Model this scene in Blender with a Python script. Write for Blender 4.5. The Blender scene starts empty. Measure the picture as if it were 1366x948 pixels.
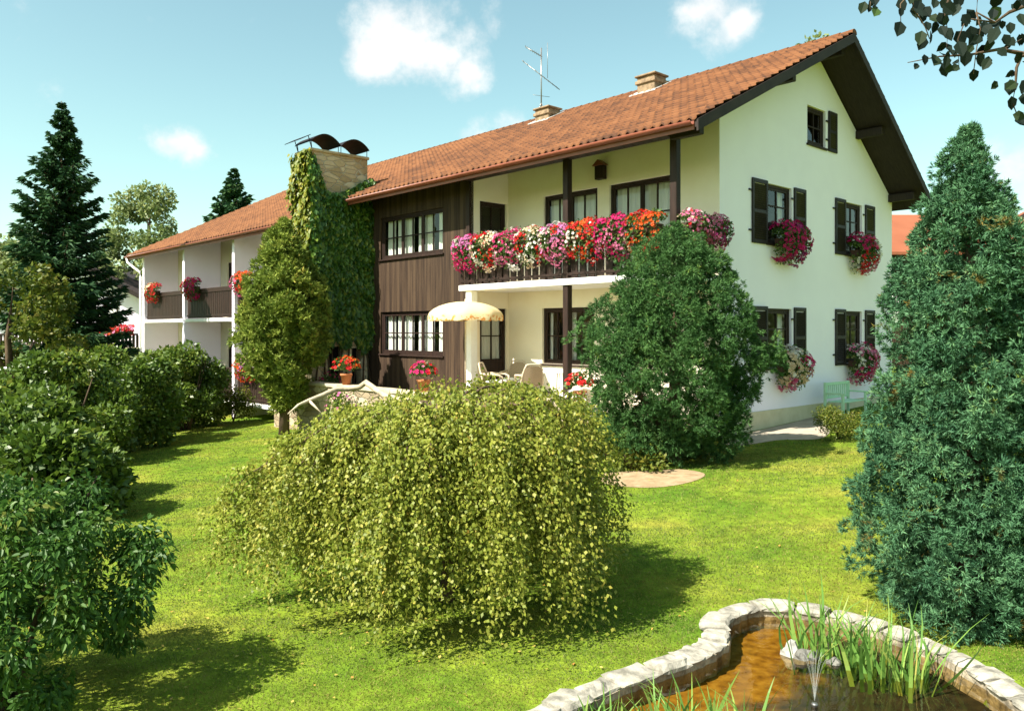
import bpy, math, random
import numpy as np
from mathutils import Vector, Matrix
from mathutils.geometry import tessellate_polygon

random.seed(7)
RNG = np.random.default_rng(11)
SC = bpy.context.scene
COL = SC.collection
R = math.radians

# ------------------------------------------------------------------ camera
cam_d = bpy.data.cameras.new('camera')
cam_d.sensor_width = 36.0
cam_d.lens = 28.0
cam_d.shift_y = -0.0249
cam_d.clip_start = 0.05
cam_d.clip_end = 6000
cam = bpy.data.objects.new('camera', cam_d)
COL.objects.link(cam)
cam.location = (0, 0, 2.5)
cam.rotation_euler = (R(90), 0, 0)
SC.camera = cam

# ------------------------------------------------------------------ light
SUN_EL = R(48)
SUN_AZ = R(-35)                       # turned from -X towards +Y
to_sun = Vector((-math.cos(SUN_AZ) * math.cos(SUN_EL), math.sin(SUN_AZ) * math.cos(SUN_EL), math.sin(SUN_EL)))
sl = bpy.data.lights.new('sun', 'SUN')
sl.energy = 5.0
sl.angle = R(0.5)
sl.color = (1.0, 0.945, 0.84)
so = bpy.data.objects.new('sun', sl)
COL.objects.link(so)
so.rotation_euler = (-to_sun).to_track_quat('-Z', 'Y').to_euler()

SC.view_settings.view_transform = 'Standard'
SC.view_settings.look = 'None'
SC.view_settings.gamma = 1.0
SC.view_settings.exposure = 1.4

world = bpy.data.worlds.new('World')
SC.world = world
world.use_nodes = True
wn, wl = world.node_tree.nodes, world.node_tree.links
wn.clear()


def wnode(t, **kw):
    n = wn.new(t)
    for k, v in kw.items():
        setattr(n, k, v)
    return n


sky = wnode('ShaderNodeTexSky', sky_type='NISHITA', sun_disc=False)
sky.sun_elevation = SUN_EL
sky.sun_rotation = math.atan2(to_sun.x, to_sun.y)
sky.air_density = 1.0
sky.dust_density = 1.2
sky.ozone_density = 1.0
bg = wnode('ShaderNodeBackground')
bg.inputs['Strength'].default_value = 0.092
wout = wnode('ShaderNodeOutputWorld')
tint = wnode('ShaderNodeMix', data_type='RGBA', blend_type='MULTIPLY')
tint.inputs[0].default_value = 1.0
tint.inputs[7].default_value = (1.03, 1.17, 0.85, 1)
wl.new(sky.outputs[0], tint.inputs[6])
tc = wnode('ShaderNodeTexCoord')
warp = wnode('ShaderNodeTexNoise')
warp.inputs['Scale'].default_value = 14.0
warp.inputs['Detail'].default_value = 8.0
warp.inputs['Roughness'].default_value = 0.6
wl.new(tc.outputs['Generated'], warp.inputs['Vector'])
# cumulus puffs: (azimuth, elevation, half width, half height, density) in degrees
CLOUDS = [(-7.6, 20.0, 3.9, 3.2, 1.0), (-5.4, 18.7, 4.2, 2.4, 1.0), (-3.2, 18.0, 2.4, 2.3, 1.0), (-9.6, 19.0, 2.4, 1.9, 0.8),
          (14.2, 21.3, 3.0, 2.0, 0.95), (15.4, 20.4, 2.0, 2.0, 0.9), (-1.0, 20.3, 2.6, 1.6, 0.3),
          (-23.0, 12.3, 3.0, 1.1, 0.62), (-21.6, 11.9, 1.6, 1.1, 0.55), (-26.5, 12.2, 2.2, 0.9, 0.3), (-0.5, 15.0, 3.0, 1.5, 0.6), (-2.5, 13.4, 2.6, 1.2, 0.5),
          (32.2, 9.8, 2.6, 2.2, 0.9), (34, 8.5, 3.0, 2.6, 0.9), (38, 14, 4, 3, 0.8), (-44, 16, 5, 3, .9), (-55, 24, 6, 4, .9), (60, 22, 7, 4, .9), (110, 25, 9, 5, .9), (-110, 30, 9, 6, .9), (170, 22, 12, 5, .9)]
prev = None
for az, el, hw_, hh_, dens in CLOUDS:
    c = Vector((math.sin(R(az)) * math.cos(R(el)), math.cos(R(az)) * math.cos(R(el)), math.sin(R(el))))
    sub = wnode('ShaderNodeVectorMath', operation='SUBTRACT')
    wl.new(tc.outputs['Generated'], sub.inputs[0])
    sub.inputs[1].default_value = c
    rot = wnode('ShaderNodeVectorRotate', rotation_type='Z_AXIS')
    wl.new(sub.outputs[0], rot.inputs['Vector'])
    rot.inputs['Angle'].default_value = R(az)
    mul = wnode('ShaderNodeVectorMath', operation='MULTIPLY')
    wl.new(rot.outputs[0], mul.inputs[0])
    mul.inputs[1].default_value = (1 / R(hw_), 1 / R(hh_), 1 / R(hh_))
    ln = wnode('ShaderNodeVectorMath', operation='LENGTH')
    wl.new(mul.outputs[0], ln.inputs[0])
    mr = wnode('ShaderNodeMapRange')
    mr.inputs['From Min'].default_value = 1.45
    mr.inputs['From Max'].default_value = 0.1
    mr.inputs['To Min'].default_value = 0.0
    mr.inputs['To Max'].default_value = dens
    mr.clamp = True
    wl.new(ln.outputs['Value'], mr.inputs['Value'])
    if prev is None:
        prev = mr.outputs[0]
    else:
        mx = wnode('ShaderNodeMath', operation='MAXIMUM')
        wl.new(prev, mx.inputs[0])
        wl.new(mr.outputs[0], mx.inputs[1])
        prev = mx.outputs[0]
nadd = wnode('ShaderNodeMath', operation='MULTIPLY_ADD')
wl.new(warp.outputs[0], nadd.inputs[0])
nadd.inputs[1].default_value = 1.7
nadd.inputs[2].default_value = -1.05
add = wnode('ShaderNodeMath', operation='ADD')
wl.new(prev, add.inputs[0])
wl.new(nadd.outputs[0], add.inputs[1])
gate = wnode('ShaderNodeMapRange', interpolation_type='SMOOTHSTEP')
gate.inputs['From Min'].default_value = 0.05
gate.inputs['From Max'].default_value = 0.72
wl.new(add.outputs[0], gate.inputs['Value'])
cm = wnode('ShaderNodeMix', data_type='RGBA')
wl.new(gate.outputs[0], cm.inputs[0])
wl.new(tint.outputs[2], cm.inputs[6])
cs = wnode('ShaderNodeMix', data_type='RGBA')
cn = wnode('ShaderNodeTexNoise')
cn.inputs['Scale'].default_value = 26.0
cn.inputs['Detail'].default_value = 6.0
wl.new(tc.outputs['Generated'], cn.inputs['Vector'])
cr = wnode('ShaderNodeMapRange')
cr.inputs['From Min'].default_value = .38
cr.inputs['From Max'].default_value = .62
wl.new(cn.outputs[0], cr.inputs['Value'])
wl.new(cr.outputs[0], cs.inputs[0])
cs.inputs[6].default_value = (4.3, 4.35, 4.35, 1)
cs.inputs[7].default_value = (5.3, 5.1, 4.9, 1)
wl.new(cs.outputs[2], cm.inputs[7])
wl.new(cm.outputs[2], bg.inputs['Color'])
wl.new(bg.outputs[0], wout.inputs['Surface'])


# ------------------------------------------------------------------ helpers
def tag(o, label=None, cat=None, group=None, kind=None):
    if label: o['label'] = label
    if cat: o['category'] = cat
    if group: o['group'] = group
    if kind: o['kind'] = kind
    return o


def empty(name, loc=(0, 0, 0), rz=0.0, label=None, cat=None, group=None):
    o = bpy.data.objects.new(name, None)
    COL.objects.link(o)
    o.location = loc
    o.rotation_euler = (0, 0, rz)
    o.empty_display_size = 0.2
    return tag(o, label, cat, group)


def link(name, me, mat=None, parent=None, loc=None, rz=None):
    o = bpy.data.objects.new(name, me)
    COL.objects.link(o)
    if mat is not None:
        for m in (mat if isinstance(mat, (list, tuple)) else [mat]):
            me.materials.append(m)
    if parent is not None: o.parent = parent
    if loc is not None: o.location = loc
    if rz is not None: o.rotation_euler = (0, 0, rz)
    return o


class MB:
    """collects shapes and links them as one mesh object"""

    def __init__(s):
        s.v, s.f, s.sm = [], [], []

    def add(s, vs, fs, smooth=False):
        b = len(s.v)
        s.v += [tuple(v) for v in vs]
        s.f += [tuple(i + b for i in f) for f in fs]
        s.sm += [smooth] * len(fs)
        return s

    def box(s, x0, x1, y0, y1, z0, z1, bev=0.0, M=None):
        if x1 < x0: x0, x1 = x1, x0
        if y1 < y0: y0, y1 = y1, y0
        if z1 < z0: z0, z1 = z1, z0
        b = min(bev, (x1 - x0) * .45, (y1 - y0) * .45, (z1 - z0) * .45)
        if b <= 0:
            vs = [(x, y, z) for z in (z0, z1) for x, y in ((x0, y0), (x1, y0), (x1, y1), (x0, y1))]
            fs = [(3, 2, 1, 0), (4, 5, 6, 7), (0, 1, 5, 4), (1, 2, 6, 5), (2, 3, 7, 6), (3, 0, 4, 7)]
        else:
            vs = []
            for z, i in ((z0, b), (z0 + b, 0), (z1 - b, 0), (z1, b)):
                if i:
                    vs += [(x0 + b, y0 + b, z), (x1 - b, y0 + b, z), (x1 - b, y0 + b, z), (x1 - b, y1 - b, z),
                           (x1 - b, y1 - b, z), (x0 + b, y1 - b, z), (x0 + b, y1 - b, z), (x0 + b, y0 + b, z)]
                else:
                    vs += [(x0 + b, y0, z), (x1 - b, y0, z), (x1, y0 + b, z), (x1, y1 - b, z),
                           (x1 - b, y1, z), (x0 + b, y1, z), (x0, y1 - b, z), (x0, y0 + b, z)]
            # use shared caps of 4 verts
            vs = [vs[0], vs[1], vs[3], vs[5]] + vs[8:24] + [vs[24], vs[25], vs[27], vs[29]]
            fs = [(3, 2, 1, 0)]
            lo = lambda k: 4 + k % 8
            up = lambda k: 12 + k % 8
            cb = [0, 1, 1, 2, 2, 3, 3, 0]
            for k in range(8):
                fs.append((lo(k), lo(k + 1), up(k + 1), up(k)))
                a, c = cb[k], cb[(k + 1) % 8]
                if a == c:
                    fs.append((a, lo(k + 1), lo(k)))
                    fs.append((up(k), up(k + 1), 20 + a))
                else:
                    fs.append((a, c, lo(k + 1), lo(k)))
                    fs.append((up(k), up(k + 1), 20 + c, 20 + a))
            fs.append((20, 21, 22, 23))
        if M is not None: vs = [M @ Vector(v) for v in vs]
        return s.add(vs, fs)

    def tube(s, pts, rad, n=8, cap=True, smooth=True):
        pts = [Vector(p) for p in pts]
        if not hasattr(rad, '__len__'): rad = [rad] * len(pts)
        vs, fs = [], []
        up = Vector((0, 0, 1))
        for i, p in enumerate(pts):
            d = (pts[min(i + 1, len(pts) - 1)] - pts[max(i - 1, 0)])
            if d.length < 1e-9: d = Vector((0, 0, 1))
            d.normalize()
            a = d.cross(up)
            if a.length < 0.05: a = d.cross(Vector((0, 1, 0)))
            a.normalize()
            b = a.cross(d).normalized()
            for k in range(n):
                t = 2 * math.pi * k / n
                vs.append(p + (a * math.cos(t) + b * math.sin(t)) * rad[i])
        for i in range(len(pts) - 1):
            for k in range(n):
                fs.append((i * n + k, i * n + (k + 1) % n, (i + 1) * n + (k + 1) % n, (i + 1) * n + k))
        if cap:
            fs.append(tuple(range(n - 1, -1, -1)))
            fs.append(tuple((len(pts) - 1) * n + k for k in range(n)))
        return s.add(vs, fs, smooth)

    def lathe(s, prof, n=24, c=(0, 0, 0), smooth=True):
        vs, fs = [], []
        for r, z in prof:
            for k in range(n):
                t = 2 * math.pi * k / n
                vs.append((c[0] + r * math.cos(t), c[1] + r * math.sin(t), c[2] + z))
        for i in range(len(prof) - 1):
            for k in range(n):
                fs.append((i * n + k, i * n + (k + 1) % n, (i + 1) * n + (k + 1) % n, (i + 1) * n + k))
        return s.add(vs, fs, smooth)

    def prism(s, poly, y0, y1):
        """poly in (x,z), extruded along y"""
        n = len(poly)
        vs = [(x, y0, z) for x, z in poly] + [(x, y1, z) for x, z in poly]
        fs = [tuple(range(n)), tuple(range(2 * n - 1, n - 1, -1))]
        fs += [(i, i + n, (i + 1) % n + n, (i + 1) % n) for i in range(n)]
        return s.add(vs, fs)

    def build(s, name, mat, parent=None, loc=None, rz=None):
        me = bpy.data.meshes.new(name)
        me.from_pydata(s.v, [], s.f)
        me.polygons.foreach_set('use_smooth', s.sm)
        me.update()
        return link(name, me, mat, parent, loc, rz)


def polys(name, V, mat, parent=None, rnd=None, col=None, smooth=False, loc=None, rz=None):
    """V (N,k,3): N separate k-gons in one mesh, fast; rnd (N,) or col (N,3) become face attributes"""
    V = np.asarray(V, dtype=np.float32)
    N, k, _ = V.shape
    me = bpy.data.meshes.new(name)
    me.vertices.add(N * k)
    me.vertices.foreach_set('co', V.reshape(-1))
    me.loops.add(N * k)
    me.loops.foreach_set('vertex_index', np.arange(N * k, dtype=np.int32))
    me.polygons.add(N)
    me.polygons.foreach_set('loop_start', np.arange(0, N * k, k, dtype=np.int32))
    me.update(calc_edges=True)
    if rnd is not None:
        a = me.attributes.new('rnd', 'FLOAT', 'FACE')
        a.data.foreach_set('value', np.asarray(rnd, dtype=np.float32))
    if col is not None:
        a = me.attributes.new('col', 'FLOAT_COLOR', 'FACE')
        c4 = np.ones((N, 4), dtype=np.float32)
        c4[:, :3] = col
        a.data.foreach_set('color', c4.reshape(-1))
    return link(name, me, mat, parent, loc, rz)


def unit(a):
    return a / np.maximum(np.linalg.norm(a, axis=-1, keepdims=True), 1e-9)


def rand_unit(n):
    return unit(RNG.normal(size=(n, 3)))


def leaf_quads(P, D, L, W, N=None, droop=0.0):
    """kite leaves: base P, direction D, length L, width W"""
    n = len(P)
    D = unit(D)
    if N is None: N = rand_unit(n)
    S = unit(np.cross(D, N))
    L = np.broadcast_to(np.asarray(L, float), (n,))[:, None]
    W = np.broadcast_to(np.asarray(W, float), (n,))[:, None]
    Nn = np.cross(S, D)
    mid = P + D * L * 0.45 + Nn * L * 0.10
    tip = P + D * L
    tip[:, 2] -= droop * L[:, 0]
    return np.stack([P, mid + S * W * .5, tip, mid - S * W * .5], axis=1)


def leaf_hex(P, D, L, W, N=None, droop=0.15):
    """fuller leaf outline: two 4-gons folded along the midrib -> (2n,4,3)"""
    n = len(P)
    D = unit(D)
    if N is None: N = rand_unit(n)
    S = unit(np.cross(D, N))
    U = np.cross(S, D)
    L = np.broadcast_to(np.asarray(L, float), (n,))[:, None]
    W = np.broadcast_to(np.asarray(W, float), (n,))[:, None]
    dz = np.array([[0, 0, -1.0]])
    tip = P + D * L + dz * L * droop
    a1, b1 = P + D * L * .30 + U * W * .12, P + D * L * .68 + U * W * .10 + dz * L * droop * .4
    Lf = np.stack([P, a1 + S * W * .48, b1 + S * W * .40, tip], axis=1)
    Rt = np.stack([tip, b1 - S * W * .40, a1 - S * W * .48, P], axis=1)
    return np.concatenate([Lf, Rt], axis=0)


# ------------------------------------------------------------------ materials
MATS = {}


def new_mat(name):
    m = bpy.data.materials.new(name)
    m.use_nodes = True
    nt = m.node_tree
    nt.nodes.clear()
    out = nt.nodes.new('ShaderNodeOutputMaterial')
    MATS[name] = m
    return m, nt, out


def principled(nt, rough=0.7, spec=0.3, metal=0.0):
    p = nt.nodes.new('ShaderNodeBsdfPrincipled')
    p.inputs['Roughness'].default_value = rough
    p.inputs['Specular IOR Level'].default_value = spec
    p.inputs['Metallic'].default_value = metal
    return p


def ramp(nt, stops):
    r = nt.nodes.new('ShaderNodeValToRGB')
    e = r.color_ramp.elements
    while len(e) > 1: e.remove(e[-1])
    e[0].position, e[0].color = stops[0][0], (*stops[0][1], 1)
    for p, c in stops[1:]:
        x = e.new(p)
        x.color = (*c, 1)
    return r


def surf(name, c1, c2, scale=3.0, rough=0.8, bump=0.2, bscale=40.0, stretch=(1, 1, 1), spec=0.25, metal=0.0, lo=.35, hi=.65, dist=0.01):
    """two-tone noise surface with fine bump, object coordinates"""
    m, nt, out = new_mat(name)
    n = nt.nodes
    t = n.new('ShaderNodeTexCoord')
    mp = n.new('ShaderNodeMapping')
    mp.inputs['Scale'].default_value = stretch
    nt.links.new(t.outputs['Object'], mp.inputs['Vector'])
    nz = n.new('ShaderNodeTexNoise')
    nz.inputs['Scale'].default_value = scale
    nz.inputs['Detail'].default_value = 6
    nz.inputs['Roughness'].default_value = .62
    nt.links.new(mp.outputs[0], nz.inputs['Vector'])
    r = ramp(nt, [(lo, c1), (hi, c2)])
    nt.links.new(nz.outputs[0], r.inputs[0])
    p = principled(nt, rough, spec, metal)
    nt.links.new(r.outputs[0], p.inputs['Base Color'])
    if bump > 0:
        nb = n.new('ShaderNodeTexNoise')
        nb.inputs['Scale'].default_value = bscale
        nb.inputs['Detail'].default_value = 4
        nt.links.new(mp.outputs[0], nb.inputs['Vector'])
        b = n.new('ShaderNodeBump')
        b.inputs['Strength'].default_value = bump
        b.inputs['Distance'].default_value = dist
        nt.links.new(nb.outputs[0], b.inputs['Height'])
        nt.links.new(b.outputs[0], p.inputs['Normal'])
    nt.links.new(p.outputs[0], out.inputs[0])
    return m


def leafmat(name, stops, trans=0.35, rough=0.5, spec=0.3, tcol=None, patch=None):
    """foliage: per-leaf random attribute -> colour ramp, with light passing through"""
    m, nt, out = new_mat(name)
    a = nt.nodes.new('ShaderNodeAttribute')
    a.attribute_name = 'rnd'
    r = ramp(nt, stops)
    nt.links.new(a.outputs['Fac'], r.inputs[0])
    colour = r.outputs[0]
    if patch:
        t = nt.nodes.new('ShaderNodeTexCoord')
        nz = nt.nodes.new('ShaderNodeTexNoise')
        nz.inputs['Scale'].default_value = patch[0]
        nz.inputs['Detail'].default_value = 3
        nt.links.new(t.outputs['Object'], nz.inputs['Vector'])
        rr = ramp(nt, [(patch[2], (0, 0, 0)), (patch[3], (1, 1, 1))])
        nt.links.new(nz.outputs[0], rr.inputs[0])
        mx = nt.nodes.new('ShaderNodeMix')
        mx.data_type = 'RGBA'
        nt.links.new(rr.outputs[0], mx.inputs[0])
        nt.links.new(colour, mx.inputs[6])
        mx.inputs[7].default_value = (*patch[1], 1)
        colour = mx.outputs[2]
    p = principled(nt, rough, spec)
    nt.links.new(colour, p.inputs['Base Color'])
    tr = nt.nodes.new('ShaderNodeBsdfTranslucent')
    if tcol:
        tr.inputs[0].default_value = (*tcol, 1)
    else:
        nt.links.new(colour, tr.inputs[0])
    ms = nt.nodes.new('ShaderNodeMixShader')
    ms.inputs[0].default_value = trans
    nt.links.new(p.outputs[0], ms.inputs[1])
    nt.links.new(tr.outputs[0], ms.inputs[2])
    nt.links.new(ms.outputs[0], out.inputs[0])
    return m


plaster = surf('white_plaster', (.86, .785, .90), (.89, .82, .93), scale=1.2, rough=.9, bump=.35, bscale=60, spec=.1)
plaster_bay = surf('bounce_lit_plaster', (.84, .75, .58), (.88, .80, .64), scale=1.2, rough=.9, bump=.35, bscale=60, spec=.1)  # white walls with warm bounce light put into the plaster colour
plinth_m = surf('plinth_render', (.52, .46, .30), (.60, .54, .37), scale=3, rough=.9, bump=.3)
white_paint = surf('white_paint', (.78, .77, .74), (.83, .82, .79), scale=5, rough=.55, bump=.05)
dark_wood = surf('dark_wood', (.015, .008, .006), (.032, .016, .011), scale=3, rough=.6, bump=.3, stretch=(6, 6, .6), spec=.25)
shutter_m = surf('shutter_wood', (.014, .011, .013), (.028, .020, .020), scale=4, rough=.55, bump=.2)
soffit_m = surf('soffit_boards', (.020, .013, .012), (.035, .024, .02), scale=4, rough=.7, bump=.2, stretch=(1, 8, 1))
gutter_m = surf('brown_gutter', (.17, .05, .028), (.23, .07, .04), scale=2, rough=.45, bump=.0, spec=.4)
metal_m = surf('grey_metal', (.20, .20, .19), (.30, .29, .28), scale=8, rough=.4, bump=.0, metal=.8, spec=.5)
cowl_m = surf('dark_sheet_metal', (.012, .010, .013), (.022, .017, .02), scale=5, rough=.7, bump=.0, spec=.15)
curtain_m = surf('white_curtain', (.70, .69, .64), (.82, .81, .77), scale=9, rough=.9, bump=.3, bscale=25, stretch=(4, 4, .2))
terracotta = surf('terracotta', (.40, .13, .05), (.48, .18, .08), scale=6, rough=.8, bump=.1)
paving_m = surf('paving', (.30, .25, .19), (.40, .34, .27), scale=4, rough=.9, bump=.3)
soil_m = surf('sandy_soil', (.22, .15, .08), (.34, .25, .15), scale=6, rough=.95, bump=.6, bscale=30)
bark_m = surf('bark', (.05, .032, .02), (.12, .08, .05), scale=6, rough=.9, bump=.7, bscale=20, stretch=(1, 1, .3), dist=.03)
birch_bark = surf('pale_bark', (.30, .23, .15), (.52, .43, .31), scale=9, rough=.85, bump=.5, bscale=30)
wicker_m = surf('beige_wicker', (.28, .20, .125), (.40, .31, .21), scale=60, rough=.8, bump=.5, bscale=90)
wicker_pale = surf('pale_cane', (.46, .37, .26), (.56, .47, .34), scale=20, rough=.7, bump=.3)
green_paint = surf('pale_green_paint', (.36, .58, .40), (.42, .64, .47), scale=6, rough=.5, bump=.1)
planter_m = surf('brown_planter', (.045, .02, .014), (.07, .034, .022), scale=5, rough=.6, bump=.1)
dark_opening = surf('near_black', (.006, .005, .005), (.012, .010, .009), scale=5, rough=.95, bump=.1)  # near black for the hearth openings and inner floor


def wood_wall_mat():
    m, nt, out = new_mat('brown_boards')
    n, l = nt.nodes, nt.links
    t = n.new('ShaderNodeTexCoord')
    mp = n.new('ShaderNodeMapping')
    mp.inputs['Scale'].default_value = (1, 1, .06)
    l.new(t.outputs['Object'], mp.inputs[0])
    nz = n.new('ShaderNodeTexNoise')
    nz.inputs['Scale'].default_value = 14
    nz.inputs['Detail'].default_value = 6
    l.new(mp.outputs[0], nz.inputs['Vector'])
    sx = n.new('ShaderNodeSeparateXYZ')
    l.new(t.outputs['Object'], sx.inputs[0])
    m1 = n.new('ShaderNodeMath'); m1.operation = 'MULTIPLY'; m1.inputs[1].default_value = 1 / .135
    l.new(sx.outputs[0], m1.inputs[0])
    fl = n.new('ShaderNodeMath'); fl.operation = 'FLOOR'
    l.new(m1.outputs[0], fl.inputs[0])
    wnz = n.new('ShaderNodeTexWhiteNoise'); wnz.noise_dimensions = '1D'
    l.new(fl.outputs[0], wnz.inputs['W'])
    mixf = n.new('ShaderNodeMath'); mixf.operation = 'MULTIPLY_ADD'; mixf.inputs[1].default_value = .4; 
    l.new(wnz.outputs['Value'], mixf.inputs[0])
    l.new(nz.outputs[0], mixf.inputs[2])
    r = ramp(nt, [(.35, (.019, .011, .008)), (.6, (.040, .024, .015)), (.85, (.064, .040, .024))])
    l.new(mixf.outputs[0], r.inputs[0])
    p = principled(nt, .72, .2)
    l.new(r.outputs[0], p.inputs['Base Color'])
    fr = n.new('ShaderNodeMath'); fr.operation = 'FRACT'
    l.new(m1.outputs[0], fr.inputs[0])
    pp = n.new('ShaderNodeMath'); pp.operation = 'PINGPONG'; pp.inputs[1].default_value = .5
    l.new(fr.outputs[0], pp.inputs[0])
    mr = n.new('ShaderNodeMapRange'); mr.inputs['From Max'].default_value = .07
    l.new(pp.outputs[0], mr.inputs[0])
    b = n.new('ShaderNodeBump'); b.inputs['Strength'].default_value = .8; b.inputs['Distance'].default_value = .012
    l.new(mr.outputs[0], b.inputs['Height'])
    l.new(b.outputs[0], p.inputs['Normal'])
    l.new(p.outputs[0], out.inputs[0])
    return m


boards_m = wood_wall_mat()


def tile_mat(name, stops):
    m, nt, out = new_mat(name)
    n, l = nt.nodes, nt.links
    a = n.new('ShaderNodeAttribute'); a.attribute_name = 'rnd'
    t = n.new('ShaderNodeTexCoord')
    nz = n.new('ShaderNodeTexNoise'); nz.inputs['Scale'].default_value = .7; nz.inputs['Detail'].default_value = 6
    l.new(t.outputs['Object'], nz.inputs['Vector'])
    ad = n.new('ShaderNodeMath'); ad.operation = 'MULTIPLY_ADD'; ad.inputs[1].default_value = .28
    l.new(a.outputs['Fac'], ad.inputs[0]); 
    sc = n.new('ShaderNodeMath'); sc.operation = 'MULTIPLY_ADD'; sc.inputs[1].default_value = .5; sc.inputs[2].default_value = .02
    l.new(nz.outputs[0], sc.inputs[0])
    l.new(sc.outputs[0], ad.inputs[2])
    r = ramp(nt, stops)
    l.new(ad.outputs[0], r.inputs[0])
    p = principled(nt, .75, .2)
    l.new(r.outputs[0], p.inputs['Base Color'])
    nb = n.new('ShaderNodeTexNoise'); nb.inputs['Scale'].default_value = 50
    l.new(t.outputs['Object'], nb.inputs['Vector'])
    b = n.new('ShaderNodeBump'); b.inputs['Strength'].default_value = .25; b.inputs['Distance'].default_value = .01
    l.new(nb.outputs[0], b.inputs['Height']); l.new(b.outputs[0], p.inputs['Normal'])
    l.new(p.outputs[0], out.inputs[0])
    return m


tile_m = tile_mat('clay_tiles', [(.0, (0.050, 0.019, 0.008)), (.25, (0.113, 0.041, 0.014)), (.5, (0.167, 0.065, 0.023)), (.9, (0.221, 0.095, 0.038))])


def stone_mat(name, stops, scale, mortar=(.45, .40, .30)):
    m, nt, out = new_mat(name)
    n, l = nt.nodes, nt.links
    t = n.new('ShaderNodeTexCoord')
    mp = n.new('ShaderNodeMapping'); mp.inputs['Scale'].default_value = (.75, .75, 1.7)
    l.new(t.outputs['Object'], mp.inputs[0])
    v = n.new('ShaderNodeTexVoronoi'); v.inputs['Scale'].default_value = scale
    v2 = n.new('ShaderNodeTexVoronoi'); v2.feature = 'DISTANCE_TO_EDGE'; v2.inputs['Scale'].default_value = scale
    for q in (v, v2): l.new(mp.outputs[0], q.inputs['Vector'])
    nz = n.new('ShaderNodeTexNoise'); nz.inputs['Scale'].default_value = 9; nz.inputs['Detail'].default_value = 6
    l.new(t.outputs['Object'], nz.inputs['Vector'])
    sx = n.new('ShaderNodeSeparateColor')
    l.new(v.outputs['Color'], sx.inputs[0])
    ad = n.new('ShaderNodeMath'); ad.operation = 'MULTIPLY_ADD'; ad.inputs[1].default_value = .5
    l.new(sx.outputs[0], ad.inputs[0]); 
    h = n.new('ShaderNodeMath'); h.operation = 'MULTIPLY'; h.inputs[1].default_value = .5
    l.new(nz.outputs[0], h.inputs[0]); l.new(h.outputs[0], ad.inputs[2])
    r = ramp(nt, stops)
    l.new(ad.outputs[0], r.inputs[0])
    mr = n.new('ShaderNodeMapRange'); mr.inputs['From Max'].default_value = .06
    l.new(v2.outputs['Distance'], mr.inputs[0])
    mx = n.new('ShaderNodeMix'); mx.data_type = 'RGBA'
    l.new(mr.outputs[0], mx.inputs[0]); mx.inputs[6].default_value = (*mortar, 1); l.new(r.outputs[0], mx.inputs[7])
    p = principled(nt, .9, .15)
    l.new(mx.outputs[2], p.inputs['Base Color'])
    b = n.new('ShaderNodeBump'); b.inputs['Strength'].default_value = .8; b.inputs['Distance'].default_value = .03
    l.new(mr.outputs[0], b.inputs['Height']); l.new(b.outputs[0], p.inputs['Normal'])
    l.new(p.outputs[0], out.inputs[0])
    return m


chim_stone = stone_mat('chimney_stone', [(.2, (.30, .22, .12)), (.5, (.44, .35, .21)), (.8, (.56, .47, .32))], 3.6)
wall_stone = stone_mat('field_stone', [(.2, (.20, .15, .10)), (.5, (.34, .27, .18)), (.8, (.48, .40, .29))], 3.2, (.22, .18, .12))
brick_m = surf('chimney_brick', (.14, .095, .06), (.30, .21, .13), scale=7, rough=.9, bump=.5)
rim_m = surf('pale_limestone', (.15, .14, .115), (.40, .37, .31), scale=7, rough=.9, bump=.7, bscale=18, dist=.02)
lead_m = surf('flashing', (.34, .34, .33), (.44, .43, .41), scale=5, rough=.5, bump=.0)
rock_m = surf('grey_rock', (.16, .155, .14), (.42, .40, .36), scale=7, rough=.9, bump=.6, bscale=20, dist=.02)


def glass_mat():
    m, nt, out = new_mat('window_glass')
    n, l = nt.nodes, nt.links
    g = n.new('ShaderNodeBsdfGlossy'); g.inputs['Roughness'].default_value = .02
    t = n.new('ShaderNodeBsdfTransparent'); t.inputs[0].default_value = (.86, .88, .86, 1)
    lw = n.new('ShaderNodeLayerWeight'); lw.inputs['Blend'].default_value = .5
    pw = n.new('ShaderNodeMath'); pw.operation = 'POWER'; pw.inputs[1].default_value = 4.0
    l.new(lw.outputs['Facing'], pw.inputs[0])
    f = n.new('ShaderNodeMath'); f.operation = 'MULTIPLY_ADD'; f.inputs[1].default_value = .80; f.inputs[2].default_value = .05
    l.new(pw.outputs[0], f.inputs[0])
    mx = n.new('ShaderNodeMixShader')
    l.new(f.outputs[0], mx.inputs[0]); l.new(t.outputs[0], mx.inputs[1]); l.new(g.outputs[0], mx.inputs[2])
    l.new(mx.outputs[0], out.inputs[0])
    return m


glass_m = glass_mat()


def petal_mat():
    m, nt, out = new_mat('petals')
    a = nt.nodes.new('ShaderNodeAttribute'); a.attribute_name = 'col'
    p = principled(nt, .6, .2)
    nt.links.new(a.outputs['Color'], p.inputs['Base Color'])
    tr = nt.nodes.new('ShaderNodeBsdfTranslucent')
    nt.links.new(a.outputs['Color'], tr.inputs[0])
    ms = nt.nodes.new('ShaderNodeMixShader'); ms.inputs[0].default_value = .3
    nt.links.new(p.outputs[0], ms.inputs[1]); nt.links.new(tr.outputs[0], ms.inputs[2])
    nt.links.new(ms.outputs[0], out.inputs[0])
    return m


petal_m = petal_mat()

# ------------------------------------------------------------------ ground
A0 = 42.6
D1 = np.array([-math.sin(R(A0)), math.cos(R(A0))])     # along the long front, away to the left
D2 = np.array([math.cos(R(A0)), math.sin(R(A0))])      # along the gable, away to the right
CO = np.array([4.43, 17.0])


def hw(s, t, z):
    q = CO + D1 * t + D2 * s
    return Vector((q[0], q[1], z))


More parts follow.
